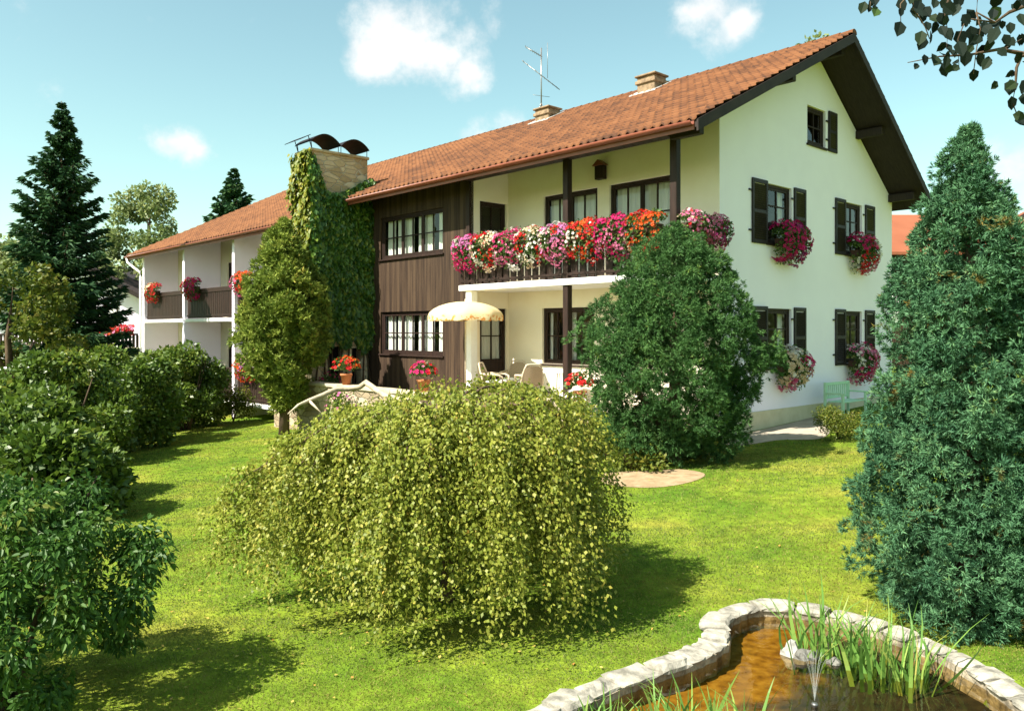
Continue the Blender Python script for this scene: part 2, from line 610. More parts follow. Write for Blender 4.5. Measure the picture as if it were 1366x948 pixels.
def to_house(x, y):
    q = np.stack([np.asarray(x, float) - CO[0], np.asarray(y, float) - CO[1]], -1)
    return q @ D2, q @ D1


def gz(x, y=None):
    x = np.asarray(x, float)
    k = 1.0 if y is None else np.clip((np.asarray(y, float) - 7) / 6, 0, 1)
    k = k * k * (3 - 2 * k)
    return -0.026 + 0.0486 * np.clip(x, -16, 11) * k


POND_RIM = [(-0.45, 3.4), (-0.40, 4.1), (-0.12, 4.69), (0.32, 5.20), (0.84, 5.67), (1.44, 6.08), (1.74, 6.45), (1.84, 6.82), (2.12, 7.12), (2.48, 7.14), (2.89, 6.87), (3.20, 6.40),
            (3.36, 5.95), (3.40, 5.41), (3.38, 4.8), (3.2, 4.0), (2.9, 3.2), (2.0, 2.8), (0.6, 2.85)]


def catmull(P, n=10, closed=True):
    P = [np.array(p, float) for p in P]
    out, m = [], len(P)
    for i in range(m if closed else m - 1):
        p0, p1, p2, p3 = (P[(i + k - 1) % m] if closed else P[min(max(i + k - 1, 0), m - 1)] for k in range(4))
        for j in range(n):
            t = j / n
            out.append(.5 * ((2 * p1) + (-p0 + p2) * t + (2 * p0 - 5 * p1 + 4 * p2 - p3) * t * t + (-p0 + 3 * p1 - 3 * p2 + p3) * t ** 3))
    return np.array(out)


RIM = catmull(POND_RIM, 10)


def in_poly(x, y, poly):
    inside = np.zeros(np.shape(x), bool)
    n = len(poly)
    j = n - 1
    for i in range(n):
        xi, yi = poly[i]
        xj, yj = poly[j]
        c = ((yi > y) != (yj > y)) & (x < (xj - xi) * (y - yi) / (yj - yi + 1e-12) + xi)
        inside ^= c
        j = i
    return inside


def rim_dist(x, y):
    d = np.full(np.shape(x), 1e9)
    for px, py in RIM[::2]:
        d = np.minimum(d, np.hypot(x - px, y - py))
    return d


WATER_Z = -0.068


def ground_mat():
    m, nt, out = new_mat('lawn_ground')
    n, l = nt.nodes, nt.links
    t = n.new('ShaderNodeTexCoord')
    n1 = n.new('ShaderNodeTexNoise'); n1.inputs['Scale'].default_value = .55; n1.inputs['Detail'].default_value = 5; n1.inputs['Roughness'].default_value = .6
    n2 = n.new('ShaderNodeTexNoise'); n2.inputs['Scale'].default_value = 6; n2.inputs['Detail'].default_value = 6
    for q in (n1, n2): l.new(t.outputs['Object'], q.inputs['Vector'])
    r1 = ramp(nt, [(.36, (.080, .150, .014)), (.52, (.145, .205, .020)), (.70, (.25, .245, .04))])
    l.new(n1.outputs[0], r1.inputs[0])
    r2 = ramp(nt, [(.3, (.60, .62, .6)), (.7, (1.25, 1.2, 1.1))])
    l.new(n2.outputs[0], r2.inputs[0])
    mx = n.new('ShaderNodeMix'); mx.data_type = 'RGBA'; mx.blend_type = 'MULTIPLY'; mx.inputs[0].default_value = 1
    l.new(r1.outputs[0], mx.inputs[6]); l.new(r2.outputs[0], mx.inputs[7])
    p = principled(nt, .95, .05)
    l.new(mx.outputs[2], p.inputs['Base Color'])
    nb = n.new('ShaderNodeTexNoise'); nb.inputs['Scale'].default_value = 30; nb.inputs['Detail'].default_value = 5
    l.new(t.outputs['Object'], nb.inputs['Vector'])
    b = n.new('ShaderNodeBump'); b.inputs['Strength'].default_value = .6; b.inputs['Distance'].default_value = .04
    l.new(nb.outputs[0], b.inputs['Height']); l.new(b.outputs[0], p.inputs['Normal'])
    l.new(p.outputs[0], out.inputs[0])
    return m


def make_ground():
    xs = np.concatenate([[-3000, -800, -200, -80, -40, -24], np.arange(-18, -3, .5), np.arange(-3, 6, .1), np.arange(6, 14, .5), [20, 40, 80, 200, 800, 3000]])
    ys = np.concatenate([[-3000, -400, -60, -12, -4, 0], np.arange(1.5, 9, .1), np.arange(9, 34, .5), [40, 60, 100, 250, 800, 4500]])
    X, Y = np.meshgrid(xs, ys)
    Z = gz(X, Y)
    far = np.clip((np.hypot(X, Y) - 60) / 200, 0, 1)
    Z = Z * (1 - far) + (-0.5) * far
    ins = in_poly(X, Y, RIM)
    d = rim_dist(X, Y)
    Z = np.where(ins & (d > .02), np.minimum(Z, WATER_Z - .75), Z)
    ny, nx = X.shape
    V = np.stack([X, Y, Z], -1).reshape(-1, 3)
    idx = np.arange(nx * ny).reshape(ny, nx)
    F = np.stack([idx[:-1, :-1], idx[:-1, 1:], idx[1:, 1:], idx[1:, :-1]], -1).reshape(-1, 4)
    me = bpy.data.meshes.new('ground')
    me.from_pydata(V.tolist(), [], F.tolist())
    me.polygons.foreach_set('use_smooth', [True] * len(F))
    o = link('ground', me, ground_mat())
    tag(o, kind='structure')


make_ground()


def sheet(name, pts, mat, lift=.006, step=.25):
    """flat irregular patch lying on the ground: outline in x,y"""
    P = catmull(pts, 6)
    tri = tessellate_polygon([[Vector((a, b, 0)) for a, b in P]])
    me = bpy.data.meshes.new(name)
    me.from_pydata([(a, b, float(gz(a, b)) + lift) for a, b in P], [], [tuple(t) for t in tri])
    o = link(name, me, mat)
    return tag(o, kind='structure')


def px(x, y, z=None, Y=None):
    """photo pixel to a world point: on the ground, or at depth Y"""
    u, v = (x - 683) / 1063, (440 - y) / 1063
    if Y is None:
        Y = 2.526 / (-v + .0486 * u)
        for _ in range(30): Y = Y * .5 + .5 * (2.5 - float(gz(u * Y, Y))) / -v
    return Vector((u * Y, Y, 2.5 + v * Y))


SOIL = [tuple(px(*q)[:2]) for q in ((806, 632), (850, 628), (905, 626), (940, 632), (925, 642), (880, 650), (830, 649), (804, 643))]
PATH = [tuple(px(*q)[:2]) for q in ((962, 590), (1005, 576), (1060, 563), (1085, 557), (1110, 562), (1098, 584), (1040, 587), (990, 594))]
sheet('soil', SOIL, soil_m)
sheet('path', PATH, paving_m)


# ------------------------------------------------------------------ the house
HOUSE = empty('guest_house', (CO[0], CO[1], 0), R(A0), 'large white two storey guest house with red tiled roof, brown boarded bay and dark shutters', 'house')
FR = R(-90)            # front walls: local x runs to -t, outward is -s
RIDGE_S, RIDGE_Z = 4.30, 9.66
ROW = 0.2977
EAVE_S = RIDGE_S - 22 * ROW
WING_S = RIDGE_S - 27 * ROW
SLOPE = (RIDGE_Z - 6.42) / (22 * ROW)
BSLOPE = 0.70
BACK_S = 9.25


def roof_z(s):
    return RIDGE_Z - (RIDGE_S - s) * SLOPE if s <= RIDGE_S else RIDGE_Z - (s - RIDGE_S) * BSLOPE


def wall(name, outer, holes, mat, parent, loc, rz, depth=.16):
    """sheet wall in local x,z facing -y with reveals round each opening"""
    loops = [[Vector((x, z, 0)) for x, z in outer]]
    for x0, x1, z0, z1 in holes:
        loops.append([Vector(p) for p in ((x0, z0, 0), (x0, z1, 0), (x1, z1, 0), (x1, z0, 0))])
    flat = [p for lp in loops for p in lp]
    tris = tessellate_polygon(loops)
    b = MB()
    vs = [(p.x, 0, p.y) for p in flat]
    fs = []
    for t in tris:
        a, c, d = (Vector(vs[i]) for i in t)
        nrm = (c - a).cross(d - a)
        fs.append(tuple(t) if nrm.y < 0 else tuple(reversed(t)))
    b.add(vs, fs)
    for x0, x1, z0, z1 in holes:
        c = [(x0, z0), (x1, z0), (x1, z1), (x0, z1)]
        for i in range(4):
            (ax, az), (bx, bz) = c[i], c[(i + 1) % 4]
            b.add([(ax, 0, az), (bx, 0, bz), (bx, depth, bz), (ax, depth, az)], [(0, 1, 2, 3)])
    return b.build(name, mat, parent, loc, rz)


def window(x0, x1, z0, z1, loc, rz, casements=1, cols=2, rows=2, curtain=0.0, sill=True, name='window', frame=dark_wood, door=False, inset=.09, cside=None):
    """casement window in the wall frame: mesh = frame and bars; children pane, curtain, sill"""
    w, h = x1 - x0, z1 - z0
    b = MB()
    fw = .065
    y0, y1 = inset - .03, inset + .05
    b.box(x0, x0 + fw, y0, y1, z0, z1, .006); b.box(x1 - fw, x1, y0, y1, z0, z1, .006)
    b.box(x0 + fw, x1 - fw, y0, y1, z0, z0 + fw, .006); b.box(x0 + fw, x1 - fw, y0, y1, z1 - fw, z1, .006)
    cw = (w - 2 * fw) / casements
    pb = z0 + fw
    if door:
        pb = z0 + h * .36
        b.box(x0 + fw, x1 - fw, y0 + .02, y1 - .02, z0 + fw, pb, .006)
    for k in range(casements):
        a = x0 + fw + cw * k
        sw = .055
        b.box(a + .003, a + sw, y0 + .012, y1 - .012, pb, z1 - fw - .003, .005)
        b.box(a + cw - sw, a + cw - .003, y0 + .012, y1 - .012, pb, z1 - fw - .003, .005)
        b.box(a + sw, a + cw - sw, y0 + .012, y1 - .012, pb + .002, pb + sw, .005)
        b.box(a + sw, a + cw - sw, y0 + .012, y1 - .012, z1 - fw - sw, z1 - fw - .003, .005)
        for c in range(1, cols):
            xm = a + cw * c / cols
            b.box(xm - .016, xm + .016, y0 + .02, y1 - .02, pb + sw, z1 - fw - sw)
        for r in range(1, rows):
            zm = pb + (z1 - fw - pb) * r / rows
            b.box(a + sw, a + cw - sw, y0 + .022, y1 - .022, zm - .016, zm + .016)
    o = b.build(name, frame, HOUSE, loc, rz)
    p = MB()
    yg = inset + .01
    p.add([(x0 + fw, yg, pb), (x1 - fw, yg, pb), (x1 - fw, yg, z1 - fw), (x0 + fw, yg, z1 - fw)], [(0, 1, 2, 3)])
    p.build('pane', glass_m, o)
    if curtain > 0:
        spans = []
        for k in range(casements):
            a = x0 + fw + cw * k
            if curtain >= .95: spans.append((a, a + cw))
            elif cside == 'right': spans.append((a + cw * (1 - curtain), a + cw))
            else:
                spans += [(a, a + cw * curtain / 2), (a + cw * (1 - curtain / 2), a + cw)]
        for a, e in spans:
            m = max(6, int((e - a) / .02))
            vs, fs = [], []
            for i in range(m + 1):
                x = a + (e - a) * i / m
                y = inset + .13 + .022 * math.sin(x * 47) + .01 * math.sin(x * 81)
                vs += [(x, y, pb + .02), (x, y + .008, z1 - fw)]
            fs = [(2 * i, 2 * i + 2, 2 * i + 3, 2 * i + 1) for i in range(m)]
            MB().add(vs, fs, True).build('curtain', curtain_m, o)
    if sill:
        s_ = MB()
        s_.box(x0 - .05, x1 + .05, -.06, inset - .032, z0 - .05, z0 - .003, .008)
        s_.build('sill', dark_wood, o)
    return o


# gable wall (local x = s)
gz0 = .18
GW = [(1.95, 3.09, 4.50, 5.88), (5.92, 6.94, 4.50, 5.88), (1.95, 3.09, 1.62, 3.0), (5.92, 6.94, 1.62, 3.0), (3.86, 4.82, 7.10, 8.05)]
outer = [(0, gz0), (8.9, gz0), (8.9, roof_z(8.9) - .2), (RIDGE_S, RIDGE_Z - .22), (0, roof_z(0) - .2)]
wall('gable_wall', outer, GW, plaster, HOUSE, (0, 0, 0), 0)
for i, (x0, x1, z0, z1) in enumerate(GW):
    window(x0 + .002, x1 - .002, z0 + .002, z1 - .002, (0, 0, 0), 0, 1, 2, 3 if i < 4 else 2, curtain=.35 if i in (0, 2) else 0)


def shutter(x0, x1, z0, z1, loc, rz):
    b = MB()
    b.box(x0, x0 + .07, -.045, -.008, z0, z1, .006); b.box(x1 - .07, x1, -.045, -.008, z0, z1, .006)
    for za, zb in ((z0, z0 + .09), (z1 - .09, z1), ((z0 + z1) / 2 - .04, (z0 + z1) / 2 + .04)):
        b.box(x0 + .07, x1 - .07, -.045, -.008, za, zb, .004)
    z = z0 + .1
    while z < z1 - .12:
        M = Matrix.Translation((0, -.026, z + .02)) @ Matrix.Rotation(R(38), 4, 'X')
        b.box(x0 + .07, x1 - .07, -.004, .004, -.028, .028, 0, M)
        z += .05
    b.box(x0 - .12, x0 + .06, -.03, -.004, z1 - .3, z1 - .26); b.box(x0 - .12, x0 + .06, -.03, -.004, z0 + .26, z0 + .3)
    b.build('shutter', shutter_m, HOUSE, loc, rz)


for (xa, xb, z0, z1) in ((1.27, 1.93, 4.46, 5.92), (3.17, 3.74, 4.46, 5.92), (5.32, 5.90, 4.46, 5.92), (7.09, 7.68, 4.46, 5.92),
                         (1.27, 1.93, 1.58, 3.04), (3.17, 3.74, 1.58, 3.04), (5.32, 5.90, 1.58, 3.04), (7.09, 7.68, 1.58, 3.04), (4.94, 5.40, 7.06, 8.09)):
    shutter(xa, xb, z0, z1, (0, 0, 0), 0)
MB().box(-.03, 8.93, -.035, -.001, 0, .66, .01).build('plinth', plinth_m, HOUSE)

# white wall behind balcony and terrace (front, s = 0; local x = -t)
WB = [(-5.32, -3.45, 3.72, 6.0), (-3.07, -1.2, 3.72, 6.0), (-5.37, -3.55, 1.62, 3.07), (-2.6, -1.0, 1.62, 3.07)]
wall('front_wall', [(-6.7, .2), (0, .2), (0, roof_z(0) - .2), (-6.7, roof_z(0) - .2)], WB, plaster_bay, HOUSE, (0, 0, 0), FR)
for i, (x0, x1, z0, z1) in enumerate(WB):
    window(x0 + .002, x1 - .002, z0 + .002, z1 - .002, (0, 0, 0), FR, 2, 2, 3 if i < 2 else 2, curtain=.95 if i < 2 else .25, sill=i > 1, name='balcony_door' if i < 2 else 'window')
# return wall between bay and recess (t = 6.7, local x = s)
RW = [(-1.02, -.06, 3.72, 5.95), (-1.02, -.06, .86, 3.08)]
wall('return_wall', [(-1.327, .2), (-.001, .2), (-.001, roof_z(0) - .2), (-1.327, roof_z(-1.33) - .2)], RW, plaster_bay, HOUSE, (0, 6.70, 0), 0)
window(-1.018, -.062, 3.722, 5.948, (0, 6.70, 0), 0, 1, 2, 3, curtain=0, sill=False, name='balcony_door')
window(-1.018, -.062, .862, 3.078, (0, 6.70, 0), 0, 1, 2, 2, curtain=.95, sill=False, name='terrace_door', door=True)
# boarded bay (s = -1.33, local x = -t)
WW = [(-11.0, -7.9, 4.62, 5.88), (-11.0, -7.9, 1.78, 3.04)]
wall('boarded_wall', [(-11.5, .2), (-6.7, .2), (-6.7, roof_z(-1.33) - .17), (-11.5, roof_z(-1.33) - .17)], WW, boards_m, HOUSE, (-1.33, 0, 0), FR)
for x0, x1, z0, z1 in WW:
    window(x0 + .002, x1 - .002, z0 + .002, z1 - .002, (-1.33, 0, 0), FR, 3, 2, 2, curtain=.8)
MB().box(-.06, .10, -.04, .10, .2, 6.6, .01).build('corner_post', dark_wood, HOUSE, (-1.33, 6.74, 0))
MB().box(-1.33, -1.2, -11.62 + 23.12, -11.5 + 23.12, .2, 6.4).build('boarded_end', boards_m, HOUSE)
# hidden sides that close the house
MB().box(8.72, 8.9, .02, 25.8, .0, roof_z(8.9) - .2).build('rear_wall', plaster, HOUSE)
b = MB()
b.prism([(-1.99, -1.2), (8.7, -1.2), (8.7, roof_z(8.9) - .25), (RIDGE_S, RIDGE_Z - .25), (-1.99, roof_z(-1.99) - .25)], 25.75, 25.95)
b.build('end_wall', plaster, HOUSE)
b = MB(); b.box(.35, 8.7, .2, 6.95, 3.45, 3.5); b.box(-1.1, 8.7, 6.95, 25.7, 3.45, 3.5); b.build('floor_slab', dark_opening, HOUSE)

# wing: back wall and bays
WD = []
for k in range(3):
    t1 = 16.83 + 4.53 * k
    WD += [(-(t1 - 4.53) - 3.85, -(t1 - 4.53) - 2.75, 2.95, 5.1), (-(t1 - 4.53) - 3.85, -(t1 - 4.53) - 2.75, .13, 2.2)]
wall('wing_wall', [(-25.9, -1.4), (-12.56, -1.4), (-12.56, roof_z(-2.0) - .2), (-25.9, roof_z(-2.0) - .2)], WD, plaster_bay, HOUSE, (-2.0, 0, 0), FR)
for x0, x1, z0, z1 in WD:
    window(x0 + .002, x1 - .002, z0 + .002, z1 - .002, (-2.0, 0, 0), FR, 2, 1, 2, curtain=.3, sill=False, name='balcony_door')
PART_T = [12.66, 16.83, 21.36, 25.9]
for t in PART_T:
    b = MB()
    sl_ = [(-3.42, -1.4), (-2.01, -1.4), (-2.01, roof_z(-2.01) - .19), (-3.42, roof_z(-3.42) - .19)]
    b.prism(sl_, t - .09, t + .09)
    b.build('bay_wall', plaster, HOUSE)
for k in range(3):
    ta, tb = PART_T[k] + .092, PART_T[k + 1] - .092
    for z in (2.80, -.02):
        MB().box(-3.40, -2.01, ta, tb, z, z + .12, .008).build('balcony_slab', white_paint, HOUSE)
        b = MB()
        b.box(-3.34, -3.26, ta, tb, z + 1.06, z + 1.22, .008)
        b.box(-3.33, -3.27, ta, tb, z + .20, z + .26, .006)
        t = ta + .02
        while t < tb - .14:
            b.box(-3.315, -3.285, t, t + .135, z + .14, z + 1.06)
            t += .165
        b.build('railing', dark_wood, HOUSE)


# roof ------------------------------------------------------------
def tile_sheet(name, t0, t1, s_lo, s_hi, z_hi, slope, sign=1, per=.21, parent=HOUSE, mat=tile_m):
    """rows of pantiles from ridge to eave; sign=-1 runs down the far side"""
    nrow = int(round(abs(s_hi - s_lo) / ROW))
    nt_ = int(round((t1 - t0) / per * 6))
    ts = np.linspace(t0, t1, nt_ + 1)
    ph = (ts / per) % 1.0
    wave = .046 * np.where(ph < .5, np.sin(ph * 2 * np.pi), .25 * np.sin(ph * 2 * np.pi))
    lines = []
    for r in range(nrow):
        for e, lift in ((r, .0), (r + 1, .048)):
            s = s_hi - sign * e * ROW
            jit = RNG.normal(0, .0025, size=nt_ // 6 + 2)[(np.arange(nt_ + 1) // 6)]
            z = z_hi - e * ROW * slope + lift + wave + jit
            lines.append(np.stack([np.full_like(ts, s), ts, z], -1))
    # eave edge drop
    last = lines[-1].copy(); last[:, 2] -= .05; lines.append(last)
    V = np.concatenate(lines)
    n = nt_ + 1
    idx = np.arange(len(V)).reshape(-1, n)
    F = np.stack([idx[:-1, :-1], idx[:-1, 1:], idx[1:, 1:], idx[1:, :-1]], -1)
    nl = F.shape[0]
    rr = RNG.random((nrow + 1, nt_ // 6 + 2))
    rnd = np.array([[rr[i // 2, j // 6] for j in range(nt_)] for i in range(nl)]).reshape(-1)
    trough_shade = np.where(np.arange(nt_) % 6 == 3, -.55, np.where(np.arange(nt_) % 6 == 4, -.25, 0.0))
    rnd = rnd + np.array([(-.8 if i % 2 else 0.0) + trough_shade for i in range(nl)]).reshape(-1)  # shade of tile steps and troughs put into the tile colour
    F = F.reshape(-1, 4)
    me = bpy.data.meshes.new(name)
    me.vertices.add(len(V)); me.vertices.foreach_set('co', V.astype(np.float32).reshape(-1))
    me.loops.add(len(F) * 4); me.loops.foreach_set('vertex_index', F.astype(np.int32).reshape(-1))
    me.polygons.add(len(F)); me.polygons.foreach_set('loop_start', np.arange(0, len(F) * 4, 4, dtype=np.int32))
    me.update(calc_edges=True)
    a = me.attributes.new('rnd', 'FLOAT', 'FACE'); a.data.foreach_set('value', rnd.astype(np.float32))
    return link(name, me, mat, parent)


B_S = RIDGE_S - 19 * ROW
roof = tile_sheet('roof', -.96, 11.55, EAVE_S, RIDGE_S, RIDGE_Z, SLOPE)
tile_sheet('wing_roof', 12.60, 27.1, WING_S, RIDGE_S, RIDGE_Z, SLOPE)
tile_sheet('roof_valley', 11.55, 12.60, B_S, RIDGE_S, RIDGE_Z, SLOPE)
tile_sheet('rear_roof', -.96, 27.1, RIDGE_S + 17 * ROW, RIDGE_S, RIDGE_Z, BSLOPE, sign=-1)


def deck(name, t0, t1, s0, s1, off=.03, th=.13, mat=soffit_m):
    b = MB()
    poly = [(s0, roof_z(s0) - off), (s1, roof_z(s1) - off), (s1, roof_z(s1) - off - th), (s0, roof_z(s0) - off - th)]
    b.prism(poly, t0, t1)
    return b.build(name, mat, HOUSE)


deck('soffit', -.94, 11.53, EAVE_S + .03, RIDGE_S - .004)
deck('soffit', 12.62, 27.08, WING_S + .03, RIDGE_S - .004)
deck('soffit', 11.534, 12.616, B_S + .03, RIDGE_S - .004)
deck('soffit', -.94, 27.08, RIDGE_S + .004, RIDGE_S + 17 * ROW - .04)
for s0, s1 in ((EAVE_S + .02, RIDGE_S - .003), (RIDGE_S + .003, RIDGE_S + 17 * ROW - .02)):
    b = MB()
    b.prism([(s0, roof_z(s0) - .01), (s1, roof_z(s1) - .01), (s1, roof_z(s1) - .23), (s0, roof_z(s0) - .23)], -.985, -.943)
    b.build('bargeboard', soffit_m, HOUSE)
b = MB()
b.prism([(EAVE_S + .02, roof_z(EAVE_S) - .03), (EAVE_S + 1.0, roof_z(EAVE_S + 1.0) - .03), (EAVE_S + 1.0, roof_z(EAVE_S + 1.0) - .2), (EAVE_S + .02, roof_z(EAVE_S) - .2)], 11.535, 11.575)
b.build('bargeboard', soffit_m, HOUSE)
b = MB()
b.prism([(WING_S + .02, roof_z(WING_S) - .03), (RIDGE_S, RIDGE_Z - .03), (RIDGE_S, RIDGE_Z - .2), (WING_S + .02, roof_z(WING_S) - .2)], 27.085, 27.12)
b.build('bargeboard', soffit_m, HOUSE)
for s, dz in ((-1.7, .2), (1.9, .2), (RIDGE_S, .25), (6.6, .2), (8.7, .2)):
    MB().box(s - .08, s + .08, -.7, -.003, roof_z(s) - dz - .22, roof_z(s) - dz - .01, .01).build('purlin', soffit_m, HOUSE)
# ridge caps
b = MB()
t = -.98
while t < 27.1:
    pts = []
    for k in range(7):
        a = math.pi * k / 6
        pts.append((math.cos(a), math.sin(a)))
    vs = []
    for tt, rr in ((t, .125), (t + .37, .105)):
        vs += [(RIDGE_S + c * rr, tt, RIDGE_Z - .03 + s_ * rr * .95) for c, s_ in pts]
    b.add(vs, [(i, i + 1, i + 8, i + 7) for i in range(6)] + [tuple(range(6, -1, -1))])
    t += .34
b.build('ridge_cap', tile_m, HOUSE)


def gutter(t0, t1, s, z, r=.075):
    b = MB()
    n = 9
    vs = []
    for t in (t0, t1):
        for k in range(n):
            a = math.pi + math.pi * k / (n - 1)
            vs.append((s + r * math.cos(a), t, z + r * math.sin(a)))
        for k in range(n):
            a = 2 * math.pi - math.pi * k / (n - 1)
            vs.append((s + (r - .012) * math.cos(a), t, z + (r - .012) * math.sin(a)))
    m = 2 * n
    b.add(vs, [(k, (k + 1) % m, (k + 1) % m + m, k + m) for k in range(m)] + [tuple(range(m)), tuple(range(2 * m - 1, m - 1, -1))], True)
    return b.build('gutter', gutter_m, HOUSE)


gutter(-.9, 11.6, EAVE_S - .05, roof_z(EAVE_S) - .04)
gutter(12.62, 27.05, WING_S - .05, roof_z(WING_S) - .04)
MB().box(EAVE_S + .0, EAVE_S + .028, -.9, 11.53, roof_z(EAVE_S) - .19, roof_z(EAVE_S) - .03).build('fascia', gutter_m, HOUSE)
MB().box(WING_S + .0, WING_S + .028, 12.64, 27.05, roof_z(WING_S) - .19, roof_z(WING_S) - .03).build('fascia', gutter_m, HOUSE)
b = MB()
zg = roof_z(WING_S) - .1
b.tube([(WING_S - .05, 26.85, zg), (WING_S - .04, 26.82, zg - .18), (-3.62, 26.5, zg - .42), (-3.50, 26.1, zg - .62), (-3.49, 26.05, zg - .85), (-3.49, 26.05, -.6)], .05, 10)
b.build('downpipe', white_paint, HOUSE)

# balcony -----------------------------------------------------------
SLAB_S = -1.62
MB().box(SLAB_S, -.003, -.06, 6.697, 3.52, 3.665, .008).build('balcony_slab', white_paint, HOUSE)
MB().box(SLAB_S, -1.335, 6.70, 6.86, 3.52, 3.665, .008).build('slab_end', white_paint, HOUSE)
b = MB()
b.box(SLAB_S + .04, SLAB_S + .10, -.02, 6.84, 3.74, 3.80, .006)
b.box(SLAB_S + .03, SLAB_S + .12, -.02, 6.84, 4.52, 4.60, .008)
t = .12
while t < 6.75:
    if abs(t + .09 - 3.04) > .1:
        b.box(SLAB_S + .055, SLAB_S + .085, t, t + .185, 3.69, 4.52)
    t += .255
b.box(SLAB_S + .12, -.01, -.03, .03, 3.74, 3.80, .006)
b.box(SLAB_S + .12, -.01, -.04, .04, 4.52, 4.60, .008)
s = SLAB_S + .2
while s < -.2:
    b.box(s, s + .185, -.015, .015, 3.69, 4.52)
    s += .255
b.build('railing', dark_wood, HOUSE)
for t in (3.04, .06):
    b = MB()
    zt = roof_z(-1.5) - .17
    b.box(-1.58, -1.42, t - .08, t + .08, 3.668, zt, .012)
    b.box(-1.56, -1.44, t + .08, t + .09, 3.668, zt - .3)
    b.build('post', dark_wood, HOUSE)
    MB().box(-1.58, -1.42, t - .08, t + .08, .76, 3.517, .012).build('post', dark_wood, HOUSE)
MB().box(-1.56, -1.34, 6.42, 6.64, .76, 3.517, .01).build('pillar', white_paint, HOUSE)
MB().box(-1.66, -1.40, .15, 6.6, roof_z(-1.5) - .40, roof_z(-1.66) - .19, .01).build('eave_beam', dark_wood, HOUSE)
# terrace and its stone parapet
MB().box(-3.7, -.003, 1.2, 11.48, -.5, .76).build('terrace', paving_m, HOUSE)
tw = empty('stone_parapet', tuple(hw(-3.85, 8, 0)), R(A0), 'low natural stone parapet with pale coping along the front of the terrace', 'wall')
b = MB(); b.box(-.15, .14, -7.0, 4.6, -.9, .98, .01); b.build('stonework', wall_stone, tw)
b = MB()
t = -7.05
while t < 4.6:
    L = .62 + random.random() * .25
    b.box(-.20, .18, t, min(t + L, 4.66) - .012, .982, 1.07 + random.random() * .006, .012)
    t += L
b.build('coping', surf('coping_stone', (.36, .29, .20), (.50, .43, .32), scale=4, rough=.9, bump=.5), tw)

# chimney stack with hearth ------------------------------------------
b = MB()
CH0, CH1, CS0, CS1, CZ = 11.62, 12.55, -3.30, -1.40, 7.74
wallv = wall('chimney', [(CS0, -.4), (CS1, -.4), (CS1, CZ), (CS0, CZ)], [(-2.75, -2.25, .85, 2.0), (-1.95, -1.62, .85, 1.95)], chim_stone, HOUSE, (0, CH0, 0), 0, depth=.3)
b = MB(); b.box(CS0 + .002, CS1 - .002, CH0 + .32, CH1, -.9, CZ - .002)
b.box(CS0, CS0 + .3, CH0 + .002, CH0 + .318, -.9, CZ - .002); b.box(CS1 - .2, CS1, CH0 + .002, CH0 + .318, -.9, CZ - .002); b.box(CS0 + .302, CS1 - .202, CH0 + .002, CH0 + .318, 2.1, CZ - .004)
b.build('stack', chim_stone, wallv)
wallv.children[0].location = (0, -CH0, 0)
b = MB(); b.box(CS0 - .05, CS1 + .05, CH0 - .05, CH1 + .05, CZ, CZ + .09, .02)
b.build('capstone', chim_stone, wallv, (0, -CH0, 0))
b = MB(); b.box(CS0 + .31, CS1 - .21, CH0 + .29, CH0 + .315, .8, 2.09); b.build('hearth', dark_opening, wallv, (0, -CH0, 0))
for sa, sb, full in ((-3.66, -3.36, False), (-3.33, -2.36, True), (-2.33, -1.36, True)):
    b = MB()
    n = 12
    w2 = (sb - sa) / 2
    arch = (lambda f: .26 * math.sin(math.pi * f) ** .8) if full else (lambda f: .17 * f)
    vs = []
    for t in (CH0 - .05, CH1 + .05):
        for j in range(n + 1):
            f = j / n
            vs.append((sa + (sb - sa) * f, t, CZ + .30 + arch(f)))
    fs = [(j, j + 1, j + n + 2, j + n + 1) for j in range(n)]
    lo = [(x, y, z - .02) for x, y, z in vs]
    m = len(vs)
    b.add(vs + lo, fs + [tuple(i + m for i in reversed(f)) for f in fs] + [(j, j + m, j + 1 + m, j + 1) for j in range(n)] + [(n + 1 + j, n + 2 + j, n + 2 + j + m, n + 1 + j + m) for j in range(n)], False)
    for ds in ((.03, sb - sa - .03) if full else (.27,)):
        for t in (CH0 + .05, CH1 - .05):
            x = sa + ds
            b.tube([(max(x, CS0 + .03), t, CZ + .085), (x, t, CZ + .30 + arch(ds / (sb - sa)))], .012, 6)
    b.build('cowl', cowl_m, wallv, (0, -CH0, 0))


def brick_chimney(t, s, w, d, zt):
    b = MB()
    zb = roof_z(s + d / 2) - 1.0
    b.box(s - d / 2, s + d / 2, t - w / 2, t + w / 2, zb, zt, .01)
    b.box(s - d / 2 - .05, s + d / 2 + .05, t - w / 2 - .05, t + w / 2 + .05, zt - .20, zt - .10, .012)
    o = b.build('chimney', brick_m, HOUSE)
    b = MB(); b.box(s - d / 2 - .06, s + d / 2 + .06, t - w / 2 - .06, t + w / 2 + .06, zt + .002, zt + .06, .015)
    b.build('chimney_cap', brick_m, o)
    b = MB()
    s0, s1 = s - d / 2 - .18, s + d / 2 + .12
    b.prism([(s0, roof_z(s0) + .075), (s1, roof_z(s1) + .075), (s1, roof_z(s1) + .05), (s0, roof_z(s0) + .05)], t - w / 2 - .16, t + w / 2 + .16)
    b.build('flashing', lead_m, o)


brick_chimney(9.0, 3.85, .62, .55, RIDGE_Z + .06)
brick_chimney(4.75, 3.85, .62, .55, RIDGE_Z + .14)
